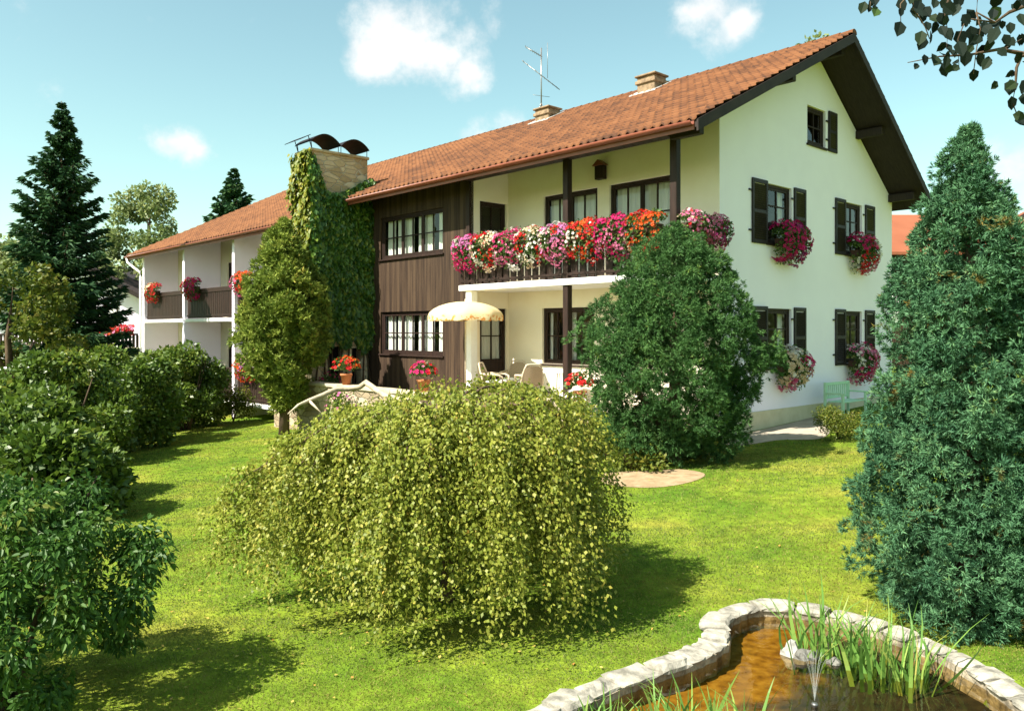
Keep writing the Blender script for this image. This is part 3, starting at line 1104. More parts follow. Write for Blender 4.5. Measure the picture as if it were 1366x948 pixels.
# aerial
an = empty('tv_aerial', tuple(hw(4.3, 9.75, RIDGE_Z + .07)), R(A0), 'thin grey television aerial with crossed arms standing on the roof ridge', 'aerial')
b = MB(); b.tube([(0, 0, 0), (0, 0, 2.35)], .022, 8); b.tube([(0, -.25, 0), (0, 0, .5)], .012, 6); b.tube([(0, .3, 0), (0, 0, .5)], .012, 6); b.build('mast', metal_m, an)


def yagi(p, q, half, n):
    b = MB()
    p, q = Vector(p), Vector(q)
    b.tube([p, q], .014, 6)
    d = (q - p).normalized()
    sd = d.cross(Vector((0, 0, 1))).normalized()
    for k in range(n):
        c = p.lerp(q, (k + .3) / n)
        b.tube([c - sd * half, c + sd * half], .007, 5)
    b.build('antenna_arm', metal_m, an)


yagi((-.35, .42, 2.42), (.02, -.02, 2.05), .16, 8)
yagi((-.42, .5, 1.95), (.38, -.5, .9), .12, 9)
b = MB(); b.tube([(-.3, .1, .72), (.3, -.1, .72)], .008, 5); b.build('antenna_rod', metal_m, an)
b = MB(); b.tube([(.1, -.2, 1.3), (.1, -.2, 2.5)], .008, 5); b.build('antenna_rod', metal_m, an)
# wall lantern above the balcony
ln = empty('wall_lantern', tuple(hw(-.02, 3.26, 6.12)), R(A0) + FR, 'small brown wooden lantern box fixed high on the wall between the balcony doors', 'lantern')
b = MB(); b.box(-.13, .13, -.16, 0, .03, .36, .01); b.build('box', dark_wood, ln)
b = MB(); b.prism([(-.18, .36), (.18, .36), (0, .5)], -.2, .0); b.build('lantern_roof', gutter_m, ln)

# ------------------------------------------------------------------ flowers
MAG, PINK, LIL, RED, ORA, WHI, CRE, PUR = (.52, .012, .13), (.66, .17, .32), (.58, .18, .42), (.56, .012, .015), (.62, .085, .010), (.76, .70, .64), (.74, .56, .38), (.34, .02, .16)
flower_leaf = leafmat('flower_leaves', [(0, (.03, .075, .015)), (.6, (.07, .13, .025)), (1, (.14, .19, .04))], .3)


def blossom_polys(P, Nn, size):
    """five-petalled cups: 5 quads each"""
    n = len(P)
    Nn = unit(Nn)
    A = unit(np.cross(Nn, rand_unit(n)))
    B = np.cross(Nn, A)
    size = np.broadcast_to(np.asarray(size, float), (n,))[:, None]
    out = []
    for k in range(5):
        a0 = 2 * math.pi * k / 5
        e = lambda a, r, h: P + (A * math.cos(a) + B * math.sin(a)) * size * r + Nn * size * h
        out.append(np.stack([P, e(a0 - .5, .42, .22), e(a0, .55, .20), e(a0 + .5, .42, .22)], axis=1))
    return np.concatenate(out, 0)


def flowers(parent, P, Nn, palette, size=.06, patches=7, cover=.85):
    n = len(P)
    C = np.array([p[0] for p in palette])
    w = np.array([p[1] for p in palette], float)
    w /= w.sum()
    pc = P[RNG.integers(0, n, patches)]
    pk = RNG.choice(len(C), patches, p=w)
    near = np.argmin(((P[:, None] - pc[None]) ** 2).sum(-1), 1)
    ci = np.where(RNG.random(n) < cover, pk[near], RNG.choice(len(C), n, p=w))
    cols = C[ci] * RNG.uniform(.75, 1.15, (n, 1))
    V = blossom_polys(P, Nn, size * RNG.uniform(.75, 1.25, n))
    return polys('blossoms', V, petal_m, parent, col=np.tile(np.clip(cols, 0, .9), (5, 1)))


def flower_box(loc, rz, length, palette, label, group, out=.26, up=.26, down=.42, n=260, patches=7, box=True, size=.065):
    o = empty('flower_box', loc, rz, label, 'flower box', group)
    if box:
        b = MB()
        b.box(-length / 2, length / 2, -.19, 0, 0, .17, .012)
        b.build('planter', planter_m, o)
    def cloud(m, k0=.86, k1=1.05):
        x = RNG.uniform(-.5, .5, m) * (length + .16)
        a = RNG.uniform(-1.9, 2.3, m)     # 0 = outward, + = up
        rr = RNG.uniform(k0, k1, m)
        endt = 1 - .35 * np.clip((np.abs(x) - length * .3) / (length * .28), 0, 1) ** 2
        lump = 1 + .18 * np.sin(x * 9 + RNG.random() * 6) * np.cos(a * 2)
        yy = -.10 - np.cos(a) * out * rr * endt * lump
        zz = .17 + np.where(np.sin(a) > 0, np.sin(a) * up, np.sin(a) * down) * rr * endt * lump
        P = np.stack([x, yy, zz], -1)
        N = np.stack([RNG.normal(0, .35, m) + .8 * np.clip(x / length * 2, -1, 1) ** 3, -np.cos(a), np.sin(a) * .8 + .15], -1)
        return P, N
    P, N = cloud(n)
    flowers(o, P, N + RNG.normal(0, .3, (n, 3)), palette, size, patches)
    m = int(n * 2.6)
    P, N = cloud(m, .3, .98)
    D = unit(N * .6 + RNG.normal(0, .6, (m, 3)) + np.array([[0, 0, -.3]]))
    polys('leaves', leaf_quads(P, D, RNG.uniform(.05, .09, m), RNG.uniform(.03, .05, m)), flower_leaf, o, rnd=RNG.random(m))
    return o


BAL = [(6.42, [(LIL, 2), (PINK, 3), (MAG, 3), (WHI, 3)], 'leftmost box of lilac, pink and white petunias on the main balcony rail'),
       (5.60, [(RED, 3), (WHI, 3), (MAG, 1), (CRE, 1)], 'box of red and white flowers just right of the leftmost lilac box on the balcony'),
       (4.78, [(MAG, 3), (PINK, 3), (WHI, 2)], 'box of magenta and pink petunias left of the middle balcony post'),
       (3.96, [(RED, 2), (WHI, 3), (CRE, 2), (PINK, 1)], 'box of cream and red flowers just left of the dark middle balcony post'),
       (3.14, [(LIL, 2), (PINK, 3), (WHI, 1), (MAG, 2), (RED, 1)], 'box of pale lilac petunias in front of the dark middle balcony post'),
       (2.32, [(RED, 4), (ORA, 2), (WHI, 2), (CRE, 2)], 'box of red, orange and white geraniums right of the middle balcony post'),
       (1.50, [(MAG, 3), (RED, 2), (PINK, 2)], 'box of magenta and red flowers under the bright double balcony door'),
       (.64, [(ORA, 4), (RED, 3), (CRE, 1)], 'box of glowing orange red geraniums beside the right hand balcony post')]
for t, pal, lab in BAL:
    flower_box(tuple(hw(SLAB_S + .02, t, 4.47)), R(A0) + FR, .76, pal, lab, 'flower boxes along the main balcony', n=360, out=.28, up=.28, down=.60, patches=11)
flower_box(tuple(hw(-1.15, -.05, 4.47)), R(A0), .7, [(PINK, 3), (RED, 1), (WHI, 1), (CRE, 1)], 'box of pale pink flowers on the short side rail next to the corner post', 'flower boxes along the main balcony', n=240)
flower_box(tuple(hw(-.42, -.05, 4.45)), R(A0), .7, [(PINK, 2), (PUR, 2), (MAG, 2)], 'box of purple pink petunias at the gable end of the balcony side rail', 'flower boxes along the main balcony', n=260)
WBX = [(2.62, 4.44, [(MAG, 5), (PUR, 2), (PINK, 1)], 'round trailing mass of deep magenta petunias under the upper left gable window', 300),
       (6.52, 4.44, [(MAG, 3), (RED, 2), (PINK, 1), (WHI, 2)], 'magenta and white petunias trailing under the upper right gable window', 260),
       (2.68, 1.52, [(MAG, 2), (PINK, 2), (WHI, 3), (CRE, 2)], 'cream, pink and magenta flowers hanging under the ground floor window beside the clipped yew', 300),
       (6.40, 1.52, [(WHI, 2), (PINK, 3), (MAG, 2), (CRE, 1)], 'pale pink trailing flowers under the ground floor window above the green bench', 260)]
for s, z, pal, lab, n in WBX:
    flower_box(tuple(hw(s, -.07, z)), R(A0), .92, pal, lab, 'flower boxes under the gable windows', n=int(n * 1.9), out=.40, up=.40, down=.54, patches=9, size=.075)
for t, z, pal, lab in ((24.6, 3.93, [(MAG, 2), (RED, 3), (ORA, 2), (CRE, 1)], 'small box of red and purple flowers on the farthest upper balcony of the white wing'),
                       (20.4, 3.93, [(MAG, 3), (ORA, 3), (PINK, 1), (RED, 2)], 'box of magenta and orange flowers on the middle upper balcony of the white wing'),
                       (16.0, 3.93, [(PINK, 3), (RED, 2), (ORA, 1)], 'pink and red flowers on the upper wing balcony half behind the shaggy juniper'),
                       (15.75, 1.1, [(LIL, 3), (RED, 2), (ORA, 2)], 'purple and red flowers on the lower wing balcony next to the downpipe free white pier')):
    flower_box(tuple(hw(-3.35, t, z)), R(A0) + FR, 1.05, pal, lab.replace('downpipe free ', ''), 'flower boxes on the wing balconies', n=320, out=.25, up=.30, down=.42, patches=4, size=.075)


def pot(loc, pal, label, h=.28, n=90, spread=.3, r=.15, name='flower_pot'):
    o = empty(name, loc, 0, label, 'flower pot')
    b = MB()
    b.lathe([(0, 0), (r * .68, 0), (r * .95, h * .82), (r * 1.08, h * .82), (r * 1.08, h), (r * .95, h), (r * .9, h * .9), (0, h * .88)], 20)
    b.build('pot', terracotta, o)
    m = n * 3
    d = rand_unit(m); d[:, 2] = np.abs(d[:, 2])
    P = d * spread * RNG.uniform(.3, 1, (m, 1)) + np.array([0, 0, h + .1])
    polys('leaves', leaf_quads(P, unit(d + RNG.normal(0, .5, (m, 3))), .09, .06), flower_leaf, o, rnd=RNG.random(m))
    d = rand_unit(n); d[:, 2] = np.abs(d[:, 2]) * .9
    P = d * spread * RNG.uniform(.9, 1.15, (n, 1)) + np.array([0, 0, h + .12])
    flowers(o, P, d + np.array([[0, 0, .3]]), pal, .085, 4, .9)
    return o


pot(tuple(hw(-3.86, 5.35, 1.078)), [(MAG, 2), (RED, 2), (PINK, 3)], 'terracotta pot of pink and red geraniums on the parapet beside the parasol pole', n=80)
pot(tuple(hw(-3.86, 8.75, 1.078)), [(ORA, 4), (RED, 2)], 'pot of bright orange flowers on the parapet below the boarded bay', n=80, spread=.36)
pot(tuple(hw(-2.0, 2.2, .76)), [(RED, 5)], 'pot of red geraniums on the terrace at the foot of the dark post', n=70, spread=.3, h=.42)

# ------------------------------------------------------------------ terrace furniture
def make_chair(loc, rz, label):
    o = empty('garden_chair', loc, rz, label, 'chair', 'cane chairs on the terrace')
    # faces -y
    b = MB()
    n = 14
    fr = []
    for k in range(n + 1):
        a = math.pi * k / n
        x = -.27 * math.cos(a) * (1 if True else 1)
        z = .42 + .5 * min(1, math.sin(a) * 1.25)
        y = .22 + (z - .42) * .32
        fr.append((x, y, z))
    b.tube(fr, .022, 8)
    b.build('back_frame', wicker_pale, o)
    vs, fs = [], []
    rows, cols = 8, 8
    for th in (0, .015):
        for i in range(rows + 1):
            zz = .44 + .44 * i / rows
            half = .255 * math.sqrt(max(.05, 1 - max(0, (i / rows - .45) / .62) ** 2))
            for j in range(cols + 1):
                x = -half + 2 * half * j / cols
                vs.append((x, .215 + (zz - .42) * .32 + .035 * (1 - (x / .27) ** 2) + th, zz))
    w_ = cols + 1
    off = (rows + 1) * w_
    for i in range(rows):
        for j in range(cols):
            a = i * w_ + j
            fs += [(a, a + 1, a + w_ + 1, a + w_), (a + off, a + w_ + off, a + w_ + 1 + off, a + 1 + off)]
    MB().add(vs, fs, True).build('backrest', wicker_m, o)
    b = MB(); b.box(-.26, .26, -.27, .22, .40, .43, .012); b.build('seat', wicker_m, o)
    b = MB(); b.box(-.23, .23, -.25, .19, .432, .50, .03); b.build('cushion', white_paint, o)
    for sx in (-1, 1):
        b = MB()
        b.tube([(sx * .27, .30, .66), (sx * .31, .10, .655), (sx * .31, -.16, .64), (sx * .29, -.26, .60), (sx * .27, -.27, .42)], .024, 8)
        b.build('armrest', wicker_pale, o)
        for y0, y1 in ((-.25, -.30), (.2, .3)):
            b = MB(); b.tube([(sx * .25, y0, .41), (sx * .27, y1, .002)], .02, 8); b.build('leg', wicker_pale, o)
    return o


make_chair(tuple(hw(-1.75, 5.25, .762)), R(75), 'pale cane armchair seen in profile just right of the white pillar')
make_chair(tuple(hw(-.72, 5.7, .762)), R(-20), 'cane armchair at the back, against the house wall behind the other chairs')
make_chair(tuple(hw(-1.45, 4.35, .762)), R(180 + 14), 'cane armchair with its woven back turned to the garden')
o = empty('garden_table', tuple(hw(-.85, 3.9, .762)), 0, 'round white garden table on the terrace near the cane chairs', 'table')
MB().lathe([(0, .70), (.42, .70), (.45, .715), (.45, .735), (.43, .745), (0, .745)], 28).build('table_top', white_paint, o)
for k in range(3):
    a = 2 * math.pi * k / 3 + .4
    b = MB(); b.tube([(.08 * math.cos(a), .08 * math.sin(a), .70), (.10 * math.cos(a), .10 * math.sin(a), .3), (.34 * math.cos(a), .34 * math.sin(a), .012)], .02, 8)
    b.build('leg', white_paint, o)


def parasol_mat():
    m, nt, out = new_mat('parasol_fabric')
    n, l = nt.nodes, nt.links
    t = n.new('ShaderNodeTexCoord')
    nz = n.new('ShaderNodeTexNoise'); nz.inputs['Scale'].default_value = 9; nz.inputs['Detail'].default_value = 3
    l.new(t.outputs['Object'], nz.inputs['Vector'])
    r = ramp(nt, [(.50, (0, 0, 0)), (.56, (1, 1, 1))])
    l.new(nz.outputs[0], r.inputs[0])
    sx = n.new('ShaderNodeSeparateXYZ'); l.new(t.outputs['Object'], sx.inputs[0])
    mr = n.new('ShaderNodeMapRange'); mr.inputs['From Min'].default_value = 2.14; mr.inputs['From Max'].default_value = 2.06
    l.new(sx.outputs[2], mr.inputs[0])
    mu = n.new('ShaderNodeMath'); mu.operation = 'MULTIPLY'; l.new(mr.outputs[0], mu.inputs[0]); l.new(r.outputs[0], mu.inputs[1])
    mx = n.new('ShaderNodeMix'); mx.data_type = 'RGBA'; l.new(mu.outputs[0], mx.inputs[0])
    mx.inputs[6].default_value = (.78, .66, .40, 1); mx.inputs[7].default_value = (.62, .26, .06, 1)
    p = principled(nt, .8, .1); l.new(mx.outputs[2], p.inputs['Base Color'])
    tr = n.new('ShaderNodeBsdfTranslucent'); l.new(mx.outputs[2], tr.inputs[0])
    ms = n.new('ShaderNodeMixShader'); ms.inputs[0].default_value = .35
    l.new(p.outputs[0], ms.inputs[1]); l.new(tr.outputs[0], ms.inputs[2]); l.new(ms.outputs[0], out.inputs[0])
    return m


pp_ = px(621, 515, Y=20.2)
o = empty('parasol', (pp_.x, pp_.y, .762), 0, 'open cream parasol with orange patterned fringe standing on the terrace', 'parasol')
b = MB()
n = 8
vs = []
SEG = 6
for i in range(7):
    f = i / 6
    for k in range(n * SEG):
        a = 2 * math.pi * k / (n * SEG)
        sag = 1 - .06 * f * (0.5 - 0.5 * math.cos(2 * math.pi * (k % SEG) / SEG)) 
        r = .96 * math.sin(f * math.pi / 2 * .98) * sag
        vs.append((r * math.cos(a), r * math.sin(a), 2.10 + .36 * math.cos(f * math.pi / 2) ** 1.1))
m = n * SEG
for k in range(m):
    a = 2 * math.pi * k / m
    x, y, z = vs[6 * m + k]
    vs.append((x * 1.0, y * 1.0, z - .11 - .03 * abs(math.sin(2 * math.pi * k / 6))))
fs = [(i * m + k, i * m + (k + 1) % m, (i + 1) * m + (k + 1) % m, (i + 1) * m + k) for i in range(7) for k in range(m)]
b.add(vs, fs, True)
b.build('canopy', parasol_mat(), o)
MB().tube([(0, 0, .05), (0, 0, 2.52)], .021, 10).build('pole', wicker_pale, o)
b = MB()
for k in range(8):
    a = 2 * math.pi * k / 8
    b.tube([(0, 0, 1.95), (.5 * math.cos(a), .5 * math.sin(a), 2.3)], .006, 5)
b.build('rib', metal_m, o)
MB().lathe([(0, 0), (.24, 0), (.24, .05), (.06, .08), (.04, .2), (0, .2)], 20).build('base', rim_m, o)

# pale green bench against the gable
o = empty('garden_bench', tuple(hw(4.55, -.62, float(gz(7.4)) + .012)), R(A0), 'pale mint green slatted garden bench against the white gable wall', 'bench')
for sx in (-.62, .62):
    b = MB(); b.box(sx - .03, sx + .03, .17, .23, 0, .88, .008); b.build('leg', green_paint, o)
    b = MB(); b.box(sx - .03, sx + .03, -.27, -.21, 0, .60, .008); b.build('leg', green_paint, o)
    b = MB(); b.box(sx - .035, sx + .035, -.29, .168, .602, .64, .008); b.build('armrest', green_paint, o)
b = MB()
for k in range(5): b.box(-.585, .585, -.25 + k * .085, -.18 + k * .085, .40, .425, .006)
b.build('seat', green_paint, o)
b = MB()
b.box(-.585, .585, .185, .215, .80, .87, .006); b.box(-.585, .585, .185, .215, .48, .53, .006)
for k in range(11): b.box(-.54 + k * .105, -.50 + k * .105, .19, .21, .53, .80)
b.build('backrest', green_paint, o)


# ------------------------------------------------------------------ vegetation generators
def profile_r(prof, z):
    zs, rs = zip(*prof)
    return np.interp(z, zs, rs)


def lumpy(th, z, seed, amp=.16):
    r = np.random.default_rng(seed)
    s = np.zeros_like(th)
    for k in range(7):
        a, bq, c = r.integers(1, 6), r.uniform(1.5, 5.5), r.uniform(0, 6.28)
        s += np.sin(a * th + bq * z + c)
    return 1 + amp * s / 2.6


def tufts(prof, n_lump, per, n_blade, seed, blade=(.09, .15), width=.022, rl=(.12, .2), up=.35, spread=.55, amp=.14, depth=.24):
    """conifer crown: rounded lumps of short sprays set over a turned outline, gaps between them"""
    r = np.random.default_rng(seed)
    zs = np.array([p[0] for p in prof]); rs = np.array([p[1] for p in prof])
    zz = np.linspace(zs[0], zs[-1], 300)
    w = np.interp(zz, zs, rs) + .10
    z = r.choice(zz, n_lump, p=w / w.sum())
    th = r.uniform(0, 2 * np.pi, n_lump)
    rad = profile_r(prof, z) * lumpy(th, z, seed, amp)
    k = np.where(r.random(n_lump) < .3, r.uniform(.35, .7, n_lump), 1 - depth * r.random(n_lump) ** 1.4 + r.normal(0, .03, n_lump))
    lr = np.minimum(r.uniform(*rl, n_lump), rad * .6 + .05)
    out = np.stack([np.cos(th), np.sin(th), np.zeros(n_lump)], -1)
    C = out * np.maximum(rad * k - lr * .5, 0)[:, None]; C[:, 2] = z
    c = np.repeat(np.arange(n_lump), per)
    m = len(c)
    d = unit(r.normal(size=(m, 3)) + out[c] * .75 + np.array([[0, 0, .35]]))
    P = C[c] + d * (lr[c] * r.uniform(.35, 1.0, m) ** .5)[:, None]
    tdir = unit(d + out[c] * .35 + np.array([[0, 0, up]]) + r.normal(0, .25, (m, 3)))
    q = np.repeat(np.arange(m), n_blade)
    n = len(q)
    D = unit(tdir[q] * .8 + r.normal(0, spread, (n, 3)))
    Nl = unit(d[q] + out[c][q] * .3 + r.normal(0, .42, (n, 3)))
    Pt = P[q] + r.normal(0, blade[0] * .22, (n, 3))
    V = leaf_quads(Pt, D, r.uniform(*blade, n), width * r.uniform(.7, 1.3, n), N=Nl)
    rnd = np.clip((r.random(n_lump)[c] * .45 + r.random(m) * .3)[q] + r.random(n) * .3, 0, 1)
    return V, rnd


def tree_trunk(parent, pts, rads, mat=bark_m, limbs=(), name='trunk'):
    b = MB(); b.tube(pts, rads, 10)
    for lp, lr in limbs: b.tube(lp, lr, 7)
    return b.build(name, mat, parent)


yew_leaf = leafmat('yew_needles', [(0, (0.023, 0.065, 0.020)), (.5, (0.048, 0.114, 0.032)), (.85, (0.081, 0.167, 0.045)), (1, (0.150, 0.194, 0.035))], .18, .55, .12)
pine_leaf = leafmat('shaggy_juniper_needles', [(0, (0.071, 0.117, 0.020)), (.5, (0.172, 0.226, 0.037)), (.85, (0.261, 0.301, 0.051)), (1, (0.343, 0.237, 0.051))], .2, .6, .12)
spruce_leaf = leafmat('spruce_needles', [(0, (0.014, 0.043, 0.020)), (.6, (0.030, 0.078, 0.028)), (1, (0.068, 0.121, 0.032))], .12, .6, .12)
birch_leaf = leafmat('birch_leaves', [(0, (0.114, 0.154, 0.020)), (.45, (0.221, 0.252, 0.032)), (.8, (0.322, 0.316, 0.055)), (.95, (0.429, 0.361, 0.074)), (1, (0.483, 0.284, 0.050))], .38, .5)
hedge_leaf = leafmat('shrub_leaves', [(0, (0.040, 0.081, 0.010)), (.5, (0.085, 0.141, 0.017)), (.85, (0.142, 0.195, 0.023)), (1, (0.257, 0.261, 0.052))], .3, .42, .4)
shrub_leaf = leafmat('viburnum_leaves', [(0, (0.025, 0.068, 0.013)), (.5, (0.050, 0.118, 0.020)), (.85, (0.090, 0.169, 0.027)), (1, (0.168, 0.169, 0.027))], .3, .45, .22)
yellow_leaf = leafmat('sunny_leaves', [(0, (0.056, 0.088, 0.010)), (.6, (0.112, 0.144, 0.016)), (1, (0.192, 0.152, 0.024))], .35)
pale_leaf = leafmat('pale_birch_leaves', [(0, (0.116, 0.166, 0.052)), (.6, (0.197, 0.243, 0.083)), (1, (0.278, 0.282, 0.104))], .35)
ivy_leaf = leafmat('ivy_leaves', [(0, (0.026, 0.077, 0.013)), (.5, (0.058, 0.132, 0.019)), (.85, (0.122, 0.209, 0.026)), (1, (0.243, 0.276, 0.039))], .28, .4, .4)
ivy_sun = leafmat('sunlit_ivy_leaves', [(0, (0.086, 0.127, 0.012)), (.6, (0.173, 0.200, 0.019)), (1, (0.276, 0.246, 0.029))], .35, .45, .3)  # ivy on the front face, sunlight put into a yellower colour
reed_leaf = leafmat('reed_blades', [(0, (0.075, 0.176, 0.033)), (.6, (0.150, 0.288, 0.052)), (.9, (0.270, 0.368, 0.078)), (1, (0.450, 0.384, 0.104))], .35)
dark_leaf = leafmat('shaded_birch_leaves', [(0, (.008, .013, .011)), (.7, (.014, .022, .015)), (.95, (.022, .035, .014)), (1, (.045, .085, .02))], .05, .6, .08)  # darkness of the leaves' shade side put into their colour

# clipped yew in front of the balcony
cx, cy = 2.92, 14.5
o = empty('yew_tree', (cx, cy, float(gz(cx, cy))), 0, 'large rounded dark green yew standing before the balcony corner', 'tree')
yp = [(.16, .95), (.5, 1.28), (1.1, 1.52), (1.7, 1.68), (2.2, 1.70), (2.7, 1.48), (3.2, 1.20), (3.6, .92), (3.95, .55), (4.2, .12)]
V, rn = tufts(yp, 900, 20, 15, 3, (.048, .09), .0135, (.13, .26), up=.2, amp=.09, depth=.38)
polys('crown', V, yew_leaf, o, rnd=rn)
tree_trunk(o, [(0, 0, -.15), (0, .02, .5), (.05, 0, 1.5), (0, 0, 3.4)], [.17, .13, .1, .03], bark_m,
           [([(0, 0, .4), (-.5, -.3, 1.0), (-.9, -.4, 1.7)], [.08, .06, .02]), ([(0, 0, .3), (.5, -.3, .9), (.9, -.2, 1.5)], [.08, .05, .02]), ([(0, 0, .5), (.1, .6, 1.2)], [.07, .03])])

# right hand junipers
cx, cy = 4.02, 7.0
o = empty('juniper_tree', (cx, cy, float(gz(cx, cy))), 0, 'tall dense blue green conical juniper with rusty tips beside the pond', 'tree')
jp = [(.02, .66), (.30, .84), (.75, .92), (1.3, .88), (1.75, .82), (2.05, .72), (2.4, .66), (2.8, .62), (3.2, .50), (3.6, .36), (3.9, .22), (4.12, .10), (4.26, .02)]
jun2 = leafmat('rusty_juniper_needles', [(0, (0.021, 0.071, 0.037)), (.45, (0.051, 0.128, 0.060)), (.8, (0.090, 0.195, 0.089)), (1, (0.143, 0.225, 0.069))], .12, .55, .12, patch=(4.5, (.17, .115, .025), .64, .72))
V, rn = tufts(jp, 950, 25, 16, 5, (.032, .062), .0095, (.09, .20), up=.35, amp=.17, depth=.46)
polys('crown', V, jun2, o, rnd=rn)
tree_trunk(o, [(0, 0, -.2), (0, 0, 1.5), (.03, 0, 3.0), (0, 0, 4.0)], [.12, .1, .06, .015])

# shaggy juniper left of the chimney
q = px(378, 500, Y=21.6)
o = empty('shaggy_juniper', (q.x, q.y, float(gz(q.x))), 0, 'shaggy olive green juniper in front of the white wing beside the ivy', 'tree')
sp = [(.75, .32), (1.1, .5), (1.6, .80), (2.3, 1.12), (3.0, 1.24), (3.6, 1.15), (4.3, .86), (5.0, .48), (5.4, .25), (5.75, .05)]
V, rn = tufts(sp, 640, 11, 12, 21, (.09, .17), .036, (.14, .26), up=.7, amp=.16, depth=.35)
polys('crown', V, pine_leaf, o, rnd=rn)
tree_trunk(o, [(0, 0, -.3), (.05, 0, 1.2), (-.05, 0, 3), (0, 0, 5.4)], [.16, .12, .08, .02], bark_m, [([(0, 0, .9), (.4, -.2, 1.6), (.7, -.2, 2.2)], [.08, .05, .02]), ([(0, 0, .8), (-.4, 0, 1.5), (-.7, .1, 2.2)], [.08, .05, .02])])


def spruce(loc, H, Rb, label, seed, whorls=26, z0=.08, blades=26, mat=spruce_leaf, name='spruce_tree', bl=(.16, .30), bw=.06):
    r = np.random.default_rng(seed)
    o = empty(name, loc, 0, label, 'tree')
    tb = MB(); tb.tube([(0, 0, -.3), (0, 0, H * .5), (0, 0, H)], [H * .016, H * .009, .012], 8)
    Ps, Ds, rnds, Sc = [], [], [], []
    for i in range(whorls):
        f = i / (whorls - 1)
        z = H * (z0 + (1 - z0) * f ** 1.0) * .985
        Lb = Rb * (1 - f) ** 1.0 * r.uniform(.85, 1.12) + .05
        nb = int(r.integers(7, 11)) if f < .9 else 5
        for k in range(nb):
            a = r.uniform(0, 6.283)
            L = Lb * r.uniform(.7, 1.12)
            rise = -.18 + .75 * f
            m = max(5, int(L / .16))
            u = np.linspace(.05, 1, m)
            out = np.array([math.cos(a), math.sin(a), 0])
            zc = z + L * (rise * u - .25 * u * (1 - f) + .32 * u ** 2 * (1 - f * .5))
            C = out[None] * (L * u)[:, None]; C[:, 2] = zc
            if L > .5: tb.tube([tuple(C[0]), tuple(C[len(C) // 2]), tuple(C[-1])], [.03 * (1 - f) + .008, .02, .006], 5)
            side = np.array([-math.sin(a), math.cos(a), 0])
            for s in (-1, 1):
                for q_ in range(blades // 8):
                    D = unit(out * .8 + side * s * r.uniform(.25, 1.1, (m, 1)) + np.array([[0, 0, -.35]]) * r.uniform(.0, 1.6, (m, 1)) + r.normal(0, .22, (m, 3)))
                    wd = r.uniform(0, .22, (m, 1)) * L * (1.1 - u)[:, None]
                    Sc.append(np.full(m, .35 + .65 * (1 - f) ** .5)); Ps.append(C + side * s * wd + r.normal(0, .03, (m, 3))); Ds.append(D); rnds.append(np.full(m, r.random()) * .6 + r.random(m) * .4)
    P = np.concatenate(Ps); D = np.concatenate(Ds); rn = np.concatenate(rnds)
    n = len(P)
    polys('crown', leaf_quads(P, D, r.uniform(*bl, n) * np.concatenate(Sc), bw * r.uniform(.7, 1.3, n)), mat, o, rnd=rn)
    tb.build('trunk', bark_m, o)
    return o


q = px(82, 500, Y=27)
spruce((q.x, q.y, -.75), 11.0, 2.75, 'tall dark spruce at the left behind the hedge', 31, whorls=42, blades=72, z0=.1, bl=(.22, .42), bw=.075)
q = px(312, 300, Y=52)
spruce((q.x, q.y, -.5), 13.6, 4.6, 'dark conifer top showing above the wing roof', 33, whorls=36, blades=48, bl=(.4, .7), bw=.16)


def leafy(o, blobs, n, mat, seed, L=(.07, .11), W=.6, shell=.55, hexa=False, up=.2, droop=.15):
    """crown of single leaves on the outer shells of many overlapping clumps: blobs (x,y,z,rx,rz)"""
    r = np.random.default_rng(seed)
    B = np.array(blobs, float)
    w = B[:, 3] ** 2
    k = r.choice(len(B), n, p=w / w.sum())
    d = unit(r.normal(size=(n, 3)))
    rad = r.uniform(shell, 1.0, n) ** .6
    P = B[k, :3] + d * np.stack([B[k, 3], B[k, 3], B[k, 4]], -1) * rad[:, None]
    D = unit(d * .7 + r.normal(0, .6, (n, 3)) + np.array([[0, 0, -.15]]))
    N = unit(d * .5 + r.normal(0, .6, (n, 3)) + np.array([[0, 0, up + .4]]))
    Ls = r.uniform(*L, n)
    rn = np.clip(r.random(len(B))[k] * .45 + r.random(n) * .55, 0, 1)
    if hexa:
        V = leaf_hex(P, D, Ls, Ls * W, N, droop); rn = np.tile(rn, 2)
    else:
        V = leaf_quads(P, D, Ls, Ls * W, N)
    return polys('crown', V, mat, o, rnd=rn)


def blob_cloud(r, n, R_, H, z0, rb=(.3, .5), dome=True):
    out = []
    for _ in range(n):
        a = r.uniform(0, 6.283)
        f = r.uniform(0, 1)
        z = z0 + (H - z0) * f
        prof = math.sqrt(max(0.02, 1 - ((f - .35) / .68) ** 2)) if dome else 1
        rad = R_ * prof * r.uniform(.45, 1) ** .6
        s = r.uniform(*rb)
        out.append((rad * math.cos(a), rad * math.sin(a), z, s, s * .85))
    return out


